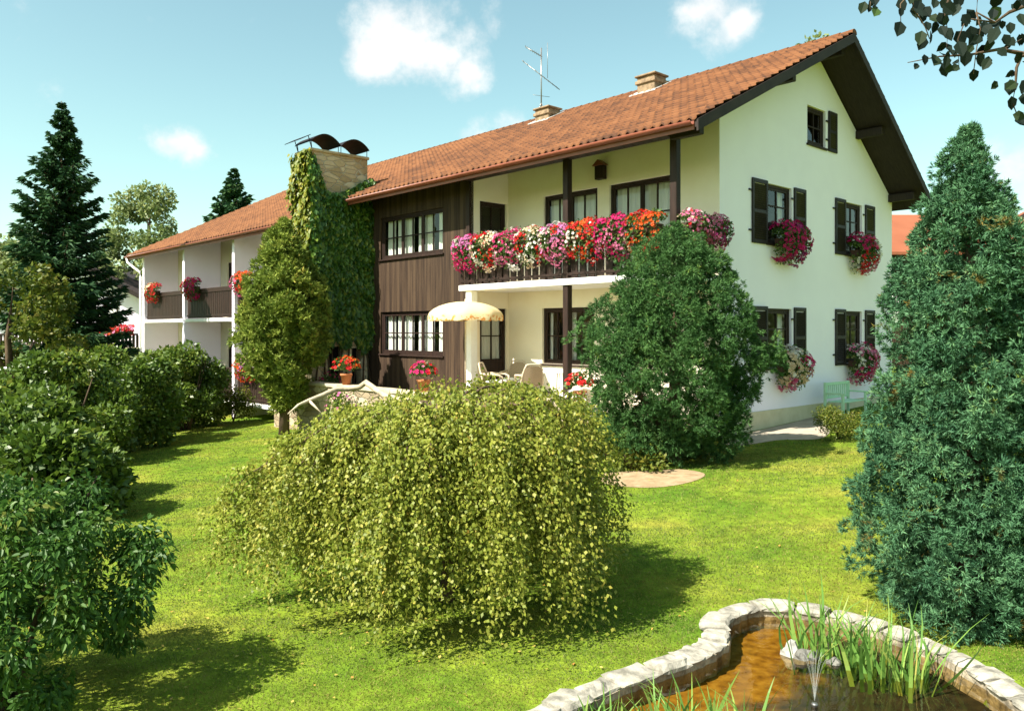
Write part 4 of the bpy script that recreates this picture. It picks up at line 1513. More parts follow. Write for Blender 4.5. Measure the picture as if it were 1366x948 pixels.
# shrub border on the left
SHR = [(248, 24.0, 2.30, 1.45, 'dense round shrub nearest to the white wing balconies'),
       (165, 20.6, 2.20, 1.7, 'broad leafy shrub in the middle of the left hand border'),
       (75, 17.5, 2.1, 1.7, 'leafy shrub in the border below the tall spruce'),
       (8, 13.0, 1.65, 1.45, 'dark shrub at the left frame edge behind the glossy leaved bush'),
       (62, 11.6, 1.0, 1.0, 'low dark shrub filling the corner in front of the border')]
for i, (xp, Y, H, Rr, lab) in enumerate(SHR):
    x = (xp - 683) / 1063 * Y
    g = float(gz(x, Y))
    o = empty('shrub', (x, Y, g), 0, lab, 'shrub', 'shrubs in the left border')
    r = np.random.default_rng(50 + i)
    top = H + .0 - g
    bl = blob_cloud(r, 46, Rr * .82, top * .86, .25, (.28, .5))
    leafy(o, bl, 15000, hedge_leaf, 60 + i, (.09, .15), .62)
    b = MB()
    for k in range(7):
        a = r.uniform(0, 6.28)
        b.tube([(.1 * math.cos(a), .1 * math.sin(a), -.1), (.4 * Rr * math.cos(a), .4 * Rr * math.sin(a), top * .45), (.6 * Rr * math.cos(a), .6 * Rr * math.sin(a), top * .75)], [.035, .025, .01], 6)
    b.build('stems', bark_m, o)

# yellow green tree by the spruce
q = px(10, 400, Y=22.5)
o = empty('maple_tree', (q.x, q.y, -.75), 0, 'sunlit yellow green leafy tree at the left edge in front of the spruce', 'tree')
r = np.random.default_rng(71)
leafy(o, blob_cloud(r, 70, 2.0, 5.0, 1.6, (.2, .45)), 8500, yellow_leaf, 72, (.10, .17), .75, shell=.2)
tree_trunk(o, [(0, 0, -.2), (.1, 0, 1.6), (0, 0, 3), (.1, .1, 4.6)], [.14, .11, .08, .02], bark_m, [([(0, 0, 1.6), (.8, 0, 3.0)], [.06, .02]), ([(0, 0, 2), (-.7, -.3, 3.4)], [.06, .02])])
# background trees
BGT = [('birch_tree', 198, 50, 'pale hazy birch rising between the spruce and the wing roof', 12.2, 3.0, pale_leaf, 16000, (.16, .30), (.5, .95)),
       ('lime_tree', 30, 62, 'distant round tree low at the left behind the spruce', 9.6, 4.2, pale_leaf, 6000, (.35, .6), (.9, 1.5)),
       ('birch_tree', 1087, 46, 'thin treetop peeking above the main roof ridge', 20.6, 1.6, pale_leaf, 900, (.16, .3), (.4, .7)),
       ('lime_tree', 1330, 58, 'distant tree behind the juniper on the right', 9.0, 4.5, yellow_leaf, 5000, (.35, .6), (.9, 1.5)),
       ('lime_tree', 120, 66, 'far dark tree behind the neighbouring chalet', 8.0, 4.5, hedge_leaf, 5000, (.35, .6), (.9, 1.5))]
for i, (nm, xp, Y, lab, H, Rr, mt, n, L, rb) in enumerate(BGT):
    x = (xp - 683) / 1063 * Y
    o = empty(nm, (x, Y, -.5), 0, lab, 'tree')
    r = np.random.default_rng(90 + i)
    leafy(o, blob_cloud(r, 60, Rr, H * .95, H * .25 if Rr > 2 else H * .78, rb), n, mt, 95 + i, L, .7, shell=.2)
    tree_trunk(o, [(0, 0, -.3), (.1, 0, H * .4), (0, .1, H * .7), (.1, 0, H * .95)], [H * .018, H * .014, H * .008, .01], bark_m,
               [([(0, 0, H * (.35 + .1 * k)), (Rr * .6 * math.cos(k * 1.7), Rr * .6 * math.sin(k * 1.7), H * (.55 + .1 * k))], [.07, .02]) for k in range(4)])

r = np.random.default_rng(117)
wb = []
for k in range(150):
    a = r.uniform(-2.4, 2.4)
    d = r.uniform(105, 135)
    h = r.uniform(4, 9.5)
    for j in range(4):
        wb.append((d * math.sin(a) + r.normal(0, 1.5), d * math.cos(a) + r.normal(0, 1.5), h * (.25 + .2 * j), r.uniform(2, 3.2), r.uniform(1.6, 2.4)))
wo = leafy(None, wb, 26000, hedge_leaf, 118, (.7, 1.3), .75, shell=.3)
wo.name = 'far_woods'
tag(wo, 'distant belt of mixed green woodland along the horizon', 'woods', kind='stuff')

# ivy on the chimney -------------------------------------------------
o = empty('ivy', tuple(hw(-2.4, CH0 - .05, 1.2)), R(A0), 'dense ivy climbing over the stone chimney stack up to its top', 'climbing plant')
r = np.random.default_rng(101)
n = 9500                                            # right face (t = CH0), local frame x=s+2.4, y=t-CH0+.05, z-1.2
s = r.uniform(-3.42, -1.25, n)
ztop = np.interp(s, [-3.42, -3.25, -2.95, -2.5, -1.9, -1.25], [7.8, 7.45, 6.62, 6.55, 6.85, 7.25])
zb = np.interp(s, [-3.42, -2.8, -2.2, -1.25], [1.6, 2.05, 2.2, 1.9]) + .18 * np.sin(s * 9)
z = zb + (ztop - zb) * r.uniform(0, 1, n) ** .93
lump = .16 + .10 * np.sin(s * 5 + z * 3.1) * np.sin(z * 2.3 - s * 2)
P = np.stack([s + 2.4, .05 - r.uniform(.0, 1, n) ** .7 * (lump + .06), z - 1.2], -1)
D = unit(np.stack([r.normal(0, .45, n), r.normal(-.25, .25, n), r.normal(-.9, .35, n)], -1))
N = unit(np.stack([r.normal(0, .35, n), np.full(n, -1.0), r.normal(.45, .35, n)], -1))
V1, r1 = leaf_hex(P, D, r.uniform(.11, .17, n), r.uniform(.10, .15, n), N), r.random(n)
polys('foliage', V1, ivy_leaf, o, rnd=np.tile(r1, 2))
n = 3600                                            # sunny front face (s = CS0), its sunlight put into the leaf colour
t = r.uniform(CH0 - .15, CH1 + .15, n); z = r.uniform(1.5, 7.8, n)
P = np.stack([CS0 + 2.4 - r.uniform(0, 1, n) ** .7 * (.16 + .08 * np.sin(z * 4 + t * 5)), t - CH0 + .05, z - 1.2], -1)
D = unit(np.stack([r.normal(-.25, .25, n), r.normal(0, .45, n), r.normal(-.9, .35, n)], -1))
N = unit(np.stack([np.full(n, -1.0), r.normal(0, .35, n), r.normal(.45, .35, n)], -1))
V2 = leaf_hex(P, D, r.uniform(.11, .17, n), r.uniform(.10, .15, n), N)
polys('sunlit_leaves', V2, ivy_sun, o, rnd=np.tile(r.random(n), 2))
b = MB()
for k in range(9):
    s0 = -3.2 + k * .22
    pts = [(s0 + 2.4 + .12 * math.sin(j * 1.3 + k), .01, j * .75 - .3) for j in range(8)]
    b.tube(pts, [.03 - .003 * j for j in range(8)], 5)
b.build('stems', bark_m, o)


# weeping birch --------------------------------------------------------
def weeping():
    r = np.random.default_rng(121)
    bx, by = -.62, 7.45
    g = float(gz(bx, by))
    o = empty('weeping_birch', (bx, by, g), 0, 'wide weeping birch with cascading yellow green leaves in the middle of the lawn', 'tree')
    tb = MB()
    tb.tube([(0, 0, -.15), (.05, .02, .5), (-.04, 0, 1.1), (.05, .03, 1.6), (0, 0, 1.78)], [.10, .085, .07, .055, .04], 9)
    P, D, rn = [], [], []
    NB = 84
    for i in range(NB):
        a = 2 * math.pi * (i + r.uniform(-.5, .5)) / NB * 5.0
        ca, sa = math.cos(a), math.sin(a)
        Rx = 2.0 if ca < 0 else 1.5
        Ry = 1.12 if sa < 0 else 1.3
        reach = r.uniform(.35, 1.0) ** .6
        R0x, R0y = Rx * reach, Ry * reach
        top = 1.96 - .20 * reach * r.uniform(.4, 1.5) - .45 * max(0, -ca - .1) * reach
        main = []
        for j in range(9):
            u = j / 8
            hor = math.sin(u * math.pi / 2) ** 1.0
            zz = 1.72 + (top - 1.62) * math.sin(min(1, u * 1.7) * math.pi / 2) - 1.05 * max(0, u - .38) ** 1.5 * reach
            main.append(np.array([R0x * ca * hor, R0y * sa * hor, zz]))
        tb.tube([tuple(m) for m in main], [.022, .019, .016, .013, .010, .007, .005, .004, .003], 6)
        ns = int(11 + 19 * reach)
        for q_ in range(ns):
            u = r.uniform(.22, 1.0) ** .75
            f = u * 8; j = min(7, int(f)); w = f - j
            st = main[j] * (1 - w) + main[j + 1] * w + r.normal(0, .05, 3)
            zend = r.uniform(.06, .62) + (.35 if u < .55 else 0) + (.35 * (1 - reach))
            if ca < -.3: zend += .02 + .16 * r.random()
            ln = st[2] - zend
            if ln < .15: continue
            m = int(ln / .0185)
            tt = np.linspace(0, 1, m)
            aa = a + r.normal(0, .28)
            sp_ = r.uniform(.08, .44) * ln
            C = np.zeros((m, 3))
            flare = 1 - np.exp(-2.2 * tt)
            C[:, 0] = st[0] + math.cos(aa) * sp_ * flare + .02 * np.sin(tt * 9 + i)
            C[:, 1] = st[1] + math.sin(aa) * sp_ * flare + .02 * np.cos(tt * 8 + q_)
            C[:, 2] = st[2] + .10 * np.sin(np.minimum(tt * 3.0, 1) * np.pi) - ln * tt ** 1.35
            if False:
                ids = np.linspace(0, m - 1, 6).astype(int)
                tb.tube([tuple(C[k]) for k in ids], [.006, .005, .004, .0035, .003, .002], 4, cap=False)
            C = C + r.normal(0, .027, C.shape)
            d = np.stack([r.normal(math.cos(aa) * .4, .5, m), r.normal(math.sin(aa) * .4, .5, m), r.normal(-.7, .4, m)], -1)
            P.append(C); D.append(d); rn.append(np.clip(r.random() * .5 + r.random(m) * .5, 0, 1))
    P = np.concatenate(P); D = unit(np.concatenate(D)); rn = np.concatenate(rn)
    n = len(P)
    out = unit(np.stack([P[:, 0], P[:, 1], np.full(n, .6)], -1))
    N = unit(out * .6 + r.normal(0, .6, (n, 3)))
    print('weeping leaves', n)
    polys('crown', leaf_quads(P, D, r.uniform(.027, .046, n), r.uniform(.020, .034, n), N), birch_leaf, o, rnd=rn)
    # bare twisting limb that shows above the crown on the left
    def wp(x, y, Y):
        v = px(x, y, Y=Y)
        return (v.x - bx, v.y - by, v.z - g)
    lb = MB()
    lb.tube([(0, .0, 1.5), wp(560, 540, 7.9), wp(512, 527, 8.2), wp(498, 517, 8.3), wp(488, 510, 8.4), wp(480, 516, 8.4), wp(465, 519, 8.4), wp(448, 519, 8.3), wp(430, 527, 8.2), wp(412, 534, 8.1), wp(398, 540, 8.0), wp(384, 552, 7.9)],
            [.04, .034, .03, .03, .032, .028, .026, .026, .024, .02, .014, .006], 8)
    lb.tube([wp(412, 534, 8.1), wp(420, 542, 8.05), wp(428, 550, 8.0)], [.016, .012, .005], 6)
    lb.tube([(0, 0, 1.6), wp(700, 545, 7.4), wp(722, 534, 7.3), wp(735, 533, 7.3), wp(748, 548, 7.2), wp(752, 570, 7.1)], [.03, .026, .022, .02, .015, .006], 7)
    lb.build('bare_branch', birch_bark, o)
    tb.build('trunk', bark_m, o)


weeping()

# glossy leaved bush, lower left ------------------------------------------
bx, by = -3.42, 5.35
o = empty('viburnum_bush', (bx, by, float(gz(bx, by))), 0, 'glossy long leaved bush in the lower left corner close to the camera', 'shrub')
r = np.random.default_rng(131)
bl = []
for _ in range(84):
    a = r.uniform(0, 6.283); f = r.uniform(0, 1)
    rad = 1.12 * math.sqrt(max(.05, 1 - ((f - .45) / .62) ** 2)) * r.uniform(.05, 1) ** .55
    bl.append((rad * math.cos(a), rad * math.sin(a) * .8, .18 + 1.22 * f, .17, .15))
leafy(o, bl, 21000, shrub_leaf, 132, (.036, .064), .50, hexa=True, droop=.35, shell=.1)
b = MB()
for k in range(12):
    a = r.uniform(0, 6.28); q_ = r.uniform(.5, 1.0)
    b.tube([(.06 * math.cos(a), .06 * math.sin(a), -.1), (.35 * q_ * math.cos(a), .3 * q_ * math.sin(a), .6), (.8 * q_ * math.cos(a), .7 * q_ * math.sin(a), 1.2), (1.05 * q_ * math.cos(a), .8 * q_ * math.sin(a), 1.45)], [.03, .02, .012, .005], 6)
b.build('stems', bark_m, o)

# overhanging birch at the upper right ------------------------------------
tx, ty = 4.7, 2.3
o = empty('birch_tree', (tx, ty, float(gz(tx, ty))), 0, 'birch twigs with dark hanging leaves reaching in at the upper right corner', 'tree')
tree_trunk(o, [(0, 0, -.2), (.05, 0, 2), (-.03, .05, 4), (.05, 0, 6.5)], [.12, .10, .08, .03], birch_bark,
           [([(0, 0, 2.6 + .4 * k), (.6 * math.cos(k * 2.1), .6 * math.sin(k * 2.1), 3.2 + .4 * k), (1.3 * math.cos(k * 2.1), 1.2 * math.sin(k * 2.1), 3.5 + .42 * k)], [.035, .02, .006]) for k in range(7)])
LV = [(235, 5), (220, 45), (258, 72), (358, 30), (372, 60), (432, 8), (432, 75), (480, 65), (372, 145), (495, 130), (515, 180), (475, 185), (585, 15), (575, 60), (600, 100), (545, 130), (565, 155), (655, 50), (655, 5), (690, 120), (760, 105), (710, 160),
      (745, 165), (640, 190), (650, 240), (590, 240), (610, 280), (545, 310), (600, 300), (655, 345), (725, 365), (485, 290), (453, 328), (725, 240), (750, 290), (795, 190), (850, 170), (885, 240), (840, 265), (825, 70), (865, 120), (935, 45), (950, 100),
      (960, 190), (930, 5), (850, 5), (920, 365), (930, 430), (910, 500), (950, 600), (965, 330), (965, 490), (800, 300), (770, 200), (780, 140), (700, 200), (670, 100), (960, 20), (990, 250), (1000, 420), (820, 215), (560, 290), (630, 320), (465, 40), (790, 250), (735, 205), (905, 210)]
r = np.random.default_rng(141)
pts = []
LV += [(LV[k][0] + r.normal(0, 26), LV[k][1] + r.normal(0, 22)) for k in r.integers(0, len(LV), 46)]
for zx, zy in LV:
    v = px(1100 + zx / 3.647, zy / 3.647, Y=r.uniform(2.45, 2.8))
    pts.append((v.x - tx, v.y - ty, v.z - float(gz(tx, ty))))
P = np.array(pts)
n = len(P)
big = r.uniform(.026, .054, n)
P2 = P + np.stack([np.zeros(n), np.zeros(n), big * .5], -1)
D = unit(np.stack([r.normal(0, .45, n), r.normal(0, .45, n), r.normal(-1, .3, n)], -1))
N = unit(np.stack([r.normal(0, .5, n), np.full(n, -1.0), r.normal(0, .4, n)], -1))
V = leaf_hex(P2, D, big, big * .82, N, .05)
# more of the crown out of the picture, above and to the right
m = 2600
Pm = np.stack([r.normal(.1, .9, m), r.normal(0, .8, m), r.uniform(3.0, 6.6, m)], -1)
Lm = r.uniform(.04, .06, m)
world_p = Pm + np.array([tx, ty, float(gz(tx, ty))])
vis = (world_p[:, 1] > .3) & (np.abs(world_p[:, 0] / np.maximum(world_p[:, 1], .3)) < .67) & ((world_p[:, 2] - 2.5) / np.maximum(world_p[:, 1], .3) < .46)
Pm, Lm = Pm[~vis], Lm[~vis]
m = len(Pm)
Dm = unit(np.stack([r.normal(0, .45, m), r.normal(0, .45, m), r.normal(-1, .3, m)], -1))
Vm = leaf_hex(Pm, Dm, Lm, Lm * .8)
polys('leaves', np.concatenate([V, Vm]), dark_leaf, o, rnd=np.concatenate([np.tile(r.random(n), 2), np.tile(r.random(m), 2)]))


def bp_(zx, zy, Y=2.62):
    v = px(1100 + zx / 3.647, zy / 3.647, Y=Y)
    return (v.x - tx, v.y - ty, v.z - float(gz(tx, ty)))


b = MB()
root = (0, .02, 3.1)
TW = [[root, bp_(1300, 180), bp_(970, 262), bp_(850, 240), bp_(700, 268), bp_(560, 275), bp_(480, 290), bp_(405, 305)],
      [root, bp_(1200, -60), bp_(900, 60), bp_(830, 110), bp_(740, 60), bp_(745, 0)],
      [root, bp_(1250, 250), bp_(960, 270), bp_(935, 330), bp_(930, 420), bp_(915, 500), bp_(950, 590)],
      [root, bp_(1100, -220), bp_(700, -120), bp_(610, -20), bp_(585, 60), bp_(600, 150), bp_(595, 240)],
      [root, bp_(1100, -260), bp_(600, -200), bp_(440, -60), bp_(430, 40), bp_(490, 130), bp_(512, 190)],
      [root, bp_(1100, -300), bp_(500, -250), bp_(260, -80), bp_(225, 10), bp_(222, 50)],
      [root, bp_(1100, -240), bp_(620, -180), bp_(440, -60), bp_(370, 20), bp_(372, 140)],
      [bp_(740, 60), bp_(760, 140), bp_(740, 240), bp_(725, 360)], [bp_(830, 110), bp_(690, 90), bp_(650, 190), bp_(655, 330)], [bp_(850, 240), bp_(880, 235), bp_(960, 190)]]
for tw_ in TW:
    m = len(tw_)
    b.tube(tw_, [(.012 if tw_[0] is root else .0022) * (1 - k / m) ** 2.2 + .0012 for k in range(m)], 6)
b.build('twig', bark_m, o)

# ------------------------------------------------------------------ pond
def bed_mat():
    m, nt, out = new_mat('pond_mud_depth')
    n, l = nt.nodes, nt.links
    t = n.new('ShaderNodeTexCoord')
    sx = n.new('ShaderNodeSeparateXYZ'); l.new(t.outputs['Object'], sx.inputs[0])
    nz = n.new('ShaderNodeTexNoise'); nz.inputs['Scale'].default_value = 2.2; nz.inputs['Detail'].default_value = 7; nz.inputs['Roughness'].default_value = .65
    l.new(t.outputs['Object'], nz.inputs['Vector'])
    n3 = n.new('ShaderNodeTexNoise'); n3.inputs['Scale'].default_value = 11; n3.inputs['Detail'].default_value = 5
    l.new(t.outputs['Object'], n3.inputs['Vector'])
    # darkness of deeper water painted on the flat bed towards the right end
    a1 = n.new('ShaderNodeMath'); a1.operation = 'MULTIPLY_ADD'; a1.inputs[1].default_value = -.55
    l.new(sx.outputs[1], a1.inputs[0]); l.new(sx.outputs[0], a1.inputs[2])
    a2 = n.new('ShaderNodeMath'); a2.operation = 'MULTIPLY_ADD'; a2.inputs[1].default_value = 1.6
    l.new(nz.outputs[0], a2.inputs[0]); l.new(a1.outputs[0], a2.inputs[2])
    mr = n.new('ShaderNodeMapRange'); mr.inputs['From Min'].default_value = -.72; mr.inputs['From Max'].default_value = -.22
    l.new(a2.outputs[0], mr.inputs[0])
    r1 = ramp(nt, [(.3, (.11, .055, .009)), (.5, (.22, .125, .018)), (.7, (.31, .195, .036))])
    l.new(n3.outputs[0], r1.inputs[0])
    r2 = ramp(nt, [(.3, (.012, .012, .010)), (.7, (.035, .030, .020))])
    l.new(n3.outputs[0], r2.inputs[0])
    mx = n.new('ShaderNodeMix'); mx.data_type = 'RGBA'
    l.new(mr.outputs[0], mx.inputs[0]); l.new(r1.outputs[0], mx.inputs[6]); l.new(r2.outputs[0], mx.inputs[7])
    p = principled(nt, .9, .1); l.new(mx.outputs[2], p.inputs['Base Color'])
    l.new(p.outputs[0], out.inputs[0])
    return m


def pond_sheet(name, z, mat, scale=1.0, dz=None):
    c = RIM.mean(0)
    P = c + (RIM - c) * scale
    tri = tessellate_polygon([[Vector((a, b_, 0)) for a, b_ in P]])
    me = bpy.data.meshes.new(name)
    me.from_pydata([(a, b_, z) for a, b_ in P], [], [tuple(t) for t in tri])
    o_ = link(name, me, mat)
    return tag(o_, kind='structure')


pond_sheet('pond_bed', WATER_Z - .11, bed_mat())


def water_mat():
    m, nt, out = new_mat('pond_water')
    n, l = nt.nodes, nt.links
    t = n.new('ShaderNodeTexCoord')
    nz = n.new('ShaderNodeTexNoise'); nz.inputs['Scale'].default_value = 9; nz.inputs['Detail'].default_value = 3
    l.new(t.outputs['Object'], nz.inputs['Vector'])
    b = n.new('ShaderNodeBump'); b.inputs['Strength'].default_value = .12; b.inputs['Distance'].default_value = .01
    l.new(nz.outputs[0], b.inputs['Height'])
    g = n.new('ShaderNodeBsdfGlossy'); g.inputs['Roughness'].default_value = .03; l.new(b.outputs[0], g.inputs['Normal'])
    tr = n.new('ShaderNodeBsdfTransparent'); tr.inputs[0].default_value = (.82, .72, .50, 1)
    lw = n.new('ShaderNodeLayerWeight'); lw.inputs['Blend'].default_value = .5
    pw = n.new('ShaderNodeMath'); pw.operation = 'POWER'; pw.inputs[1].default_value = 4.0
    l.new(lw.outputs['Facing'], pw.inputs[0])
    f = n.new('ShaderNodeMath'); f.operation = 'MULTIPLY_ADD'; f.inputs[1].default_value = .75; f.inputs[2].default_value = .03
    l.new(pw.outputs[0], f.inputs[0])
    mx = n.new('ShaderNodeMixShader')
    l.new(f.outputs[0], mx.inputs[0]); l.new(tr.outputs[0], mx.inputs[1]); l.new(g.outputs[0], mx.inputs[2])
    l.new(mx.outputs[0], out.inputs[0])
    return m


wt = pond_sheet('pond_water', WATER_Z, water_mat())
# stone edging: a low dry wall with irregular coping stones
pe = empty('pond_edging', (1.7, 5.0, 0), 0, 'curved low edging wall of pale irregular stones round the pond', 'wall')
segs = np.vstack([RIM, RIM[:1]])
ln = np.concatenate([[0], np.cumsum(np.hypot(*np.diff(segs, axis=0).T))])
tot = ln[-1]


def rim_at(s_):
    s_ = s_ % tot
    return np.array([np.interp(s_, ln, segs[:, 0]), np.interp(s_, ln, segs[:, 1])])


ctr = RIM.mean(0)
b = MB()
nst = 240
vs = []
for k in range(nst):
    p = rim_at(tot * k / nst); d = rim_at(tot * k / nst + .06) - rim_at(tot * k / nst - .06)
    nn = np.array([d[1], -d[0]]) / np.hypot(*d)
    g = float(gz(p[0], p[1]))
    j = RNG.normal(0, .008)
    if in_poly(np.array([p[0] + nn[0] * .05]), np.array([p[1] + nn[1] * .05]), RIM)[0]: nn = -nn
    for off, z in ((-.02 + j, WATER_Z - .3), (-.02 + j, g + .01), (.16, g + .01), (.16, WATER_Z - .3)):
        vs.append((p[0] + nn[0] * off - 1.7, p[1] + nn[1] * off - 5.0, z))
fs = []
for k in range(nst):
    a, c = 4 * k, 4 * ((k + 1) % nst)
    for i in range(4):
        fs.append((a + i, a + (i + 1) % 4, c + (i + 1) % 4, c + i))
b.add(vs, fs)
b.build('stonework', surf('rough_wet_stone', (.10, .08, .055), (.34, .29, .21), scale=7, rough=.9, bump=.9, bscale=12, dist=.04), pe)
s_ = 0.0
k = 0
while s_ < tot - .1:
    L = RNG.uniform(.20, .40)
    L = min(L, tot - s_)
    rows = 5
    W0, W1 = -.035 + RNG.normal(0, .012), .185 + RNG.normal(0, .02)
    hgt = RNG.uniform(.022, .05)
    tl = RNG.normal(0, .012)
    vs = []
    for i in range(rows + 1):
        q_ = s_ + .012 + (L - .024) * i / rows
        p = rim_at(q_); d = rim_at(q_ + .05) - rim_at(q_ - .05)
        nn = np.array([d[1], -d[0]]) / np.hypot(*d)
        if in_poly(np.array([p[0] + nn[0] * .05]), np.array([p[1] + nn[1] * .05]), RIM)[0]: nn = -nn
        g = float(gz(p[0], p[1])) + .012
        ee = .022 if i in (0, rows) else 0
        for off, z in ((W0 + ee, g), (W0 + RNG.normal(0, .008), g + hgt * .6), (W0 + .03 + ee, g + hgt + tl), ((W0 + W1) / 2, g + hgt + RNG.normal(0, .006)), (W1 - .03 - ee, g + hgt * .95), (W1 + RNG.normal(0, .01), g + hgt * .55), (W1 - ee, g)):
            vs.append((p[0] + nn[0] * off - 1.7, p[1] + nn[1] * off - 5.0, z - (.012 if ee and z > g + .02 else 0)))
    w_ = 7
    fs = [(i * w_ + j, i * w_ + j + 1, (i + 1) * w_ + j + 1, (i + 1) * w_ + j) for i in range(rows) for j in range(w_ - 1)] + [tuple(range(w_ - 1, -1, -1)), tuple(rows * w_ + j for j in range(w_))]
    MB().add(vs, fs).build('coping_stone', rim_m, pe)
    s_ += L
    k += 1


wet_rock = surf('wet_grey_rock', (.07, .068, .06), (.20, .19, .17), scale=7, rough=.7, bump=.6, bscale=20, dist=.02)


def rock(x, y, z, sx, sy, sz, seed, label, mat=rock_m):
    r = np.random.default_rng(seed)
    b = MB()
    n, m = 12, 8
    vs = []
    for i in range(m + 1):
        ph = math.pi * i / m
        for k in range(n):
            th = 2 * math.pi * k / n
            d = np.array([math.sin(ph) * math.cos(th), math.sin(ph) * math.sin(th), math.cos(ph)])
            q_ = 1 + .16 * math.sin(3 * d[0] + seed) + .13 * math.sin(4 * d[1] + 2 * seed) + .1 * math.sin(5 * d[2] + seed) + .05 * math.sin(9 * d[0] + 7 * d[2])
            q_ = math.floor(q_ * 7) / 7 * .5 + q_ * .5
            vs.append((d[0] * sx * q_, d[1] * sy * q_, d[2] * sz * q_))
    fs = [(i * n + k, i * n + (k + 1) % n, (i + 1) * n + (k + 1) % n, (i + 1) * n + k) for i in range(m) for k in range(n)]
    o_ = b.add(vs, fs, False).build('rock', mat, None, (x, y, z))
    tag(o_, label, 'rock', 'rocks standing in the pond')


def wpt(x, y):
    u, v = (x - 683) / 1063, (440 - y) / 1063
    Y = (WATER_Z - 2.5) / v
    return u * Y, Y


for (xp, yp_, a, c, e, sd, lab) in ((1055, 872, .085, .08, .10, 1, 'white boulder rising from the pond at the edge of the brown shallows'), (1076, 878, .085, .07, .07, 4, 'grey rounded stone touching the white boulder in the pond'),
                                    (1112, 884, .06, .05, .04, 7, 'small flat grey stone at the foot of the reeds')):
    x, y = wpt(xp, yp_)
    rock(x, y, WATER_Z + .0, a, c, e, sd, lab, rock_m if sd == 1 else wet_rock)


def reeds(xp, yp_, n, hgt, spread, seed, label, group='reed clumps in the pond', lean=.18, mat=reed_leaf):
    r = np.random.default_rng(seed)
    x, y = wpt(xp, yp_)
    o_ = empty('reed_clump', (x, y, WATER_Z - .2), 0, label, 'reeds', group)
    P = np.stack([r.normal(0, spread, n), r.normal(0, spread * .7, n), np.zeros(n)], -1)
    d = np.stack([r.normal(0, lean, n) + P[:, 0] * .8, r.normal(0, lean, n), np.ones(n)], -1)
    H = hgt * r.uniform(.55, 1.05, n) + .2
    out = []
    rnd = []
    ang = r.uniform(0, 3.14, n)
    S = np.stack([np.cos(ang), np.sin(ang) * .6, np.zeros(n)], -1)
    wd = r.uniform(.009, .019, n)
    seg = 5
    prev_c, prev_w = P, wd
    bend = r.normal(0, .22, (n, 2))
    for k in range(1, seg + 1):
        f = k / seg
        c = P + d * (H * f)[:, None]
        c[:, :2] += bend * (f ** 2.5 * H)[:, None]
        c[:, 2] -= np.abs(bend).sum(1) * f ** 3 * H * .25
        w_ = wd * (1 - f ** 2.2) + .0008
        out.append(np.stack([prev_c - S * prev_w[:, None], prev_c + S * prev_w[:, None], c + S * w_[:, None], c - S * w_[:, None]], 1))
        rnd.append(r.random(n) * .2 + np.linspace(0, .8, n))
        prev_c, prev_w = c, w_
    polys('blades', np.concatenate(out), mat, o_, rnd=np.concatenate(rnd))


reeds(1085, 872, 40, .60, .09, 151, 'tall reed clump behind the white boulder')
reeds(1142, 880, 46, .52, .10, 152, 'middle dark green reed clump between the two other back clumps')
reeds(1200, 900, 60, .52, .13, 153, 'broad reed clump in front of the blue juniper')
reeds(905, 985, 46, .42, .10, 154, 'sparse pale reed clump at the bottom edge, left of its neighbour')
reeds(985, 985, 46, .38, .10, 155, 'sparse reed clump at the bottom edge nearest the fountain')
reeds(800, 965, 44, .22, .10, 156, 'few short yellowish blades at the bottom of the pond near the stone edging')


def fountain():
    x, y = wpt(1087, 942)
    m, nt, out = new_mat('spray_water')
    t_ = nt.nodes.new('ShaderNodeBsdfTransparent')
    d_ = nt.nodes.new('ShaderNodeBsdfDiffuse'); d_.inputs[0].default_value = (.8, .82, .8, 1)
    ms = nt.nodes.new('ShaderNodeMixShader'); ms.inputs[0].default_value = .08
    nt.links.new(t_.outputs[0], ms.inputs[1]); nt.links.new(d_.outputs[0], ms.inputs[2]); nt.links.new(ms.outputs[0], out.inputs[0])
    o_ = empty('fountain', (x, y, WATER_Z), 0, 'small fountain with a fan of thin water jets in the dark pond', 'fountain')
    MB().lathe([(0, -.1), (.018, -.1), (.018, .01), (.024, .015), (.018, .025), (0, .025)], 14).build('nozzle', metal_m, o_)
    b = MB()
    for k in range(14):
        a = 2 * math.pi * k / 14
        sp2 = .085 if k % 2 else .05
        pts = [(sp2 * f * math.cos(a), sp2 * f * math.sin(a),   .04 + .30 * (1 - (1 - f) ** 2) * (1 if k % 2 else 1.1)) for f in (0, .2, .4, .6, .8, 1)]
        b.tube(pts, [.0015, .0016, .0018, .002, .0022, .0024], 4, cap=False)
    b.build('water_jets', m, o_)


fountain()


# ------------------------------------------------------------------ small plants
def clump(name, x, y, R_, H, n, mat, label, seed, L=(.05, .08), W=.6, pal=None, nf=0, cat='plant', group=None, z=None):
    g = float(gz(x, y)) if z is None else z
    o_ = empty(name, (x, y, g), 0, label, cat, group)
    r = np.random.default_rng(seed)
    bl = [(R_ * .7 * r.uniform(-1, 1), R_ * .7 * r.uniform(-1, 1), H * r.uniform(.25, .68), R_ * .42, H * .32) for _ in range(16)]
    leafy(o_, bl, n, mat, seed + 1, L, W, shell=.3)
    b = MB()
    for k in range(6):
        a = r.uniform(0, 6.28)
        b.tube([(0, 0, -.05), (R_ * .3 * math.cos(a), R_ * .3 * math.sin(a), H * .4), (R_ * .5 * math.cos(a), R_ * .5 * math.sin(a), H * .7)], [.015, .01, .004], 5)
    b.build('stems', bark_m, o_)
    if nf:
        d = rand_unit(nf); d[:, 2] = np.abs(d[:, 2])
        P = d * np.array([[R_, R_, H * .5]]) + np.array([[0, 0, H * .5]])
        flowers(o_, P, d, pal, .07, 5)


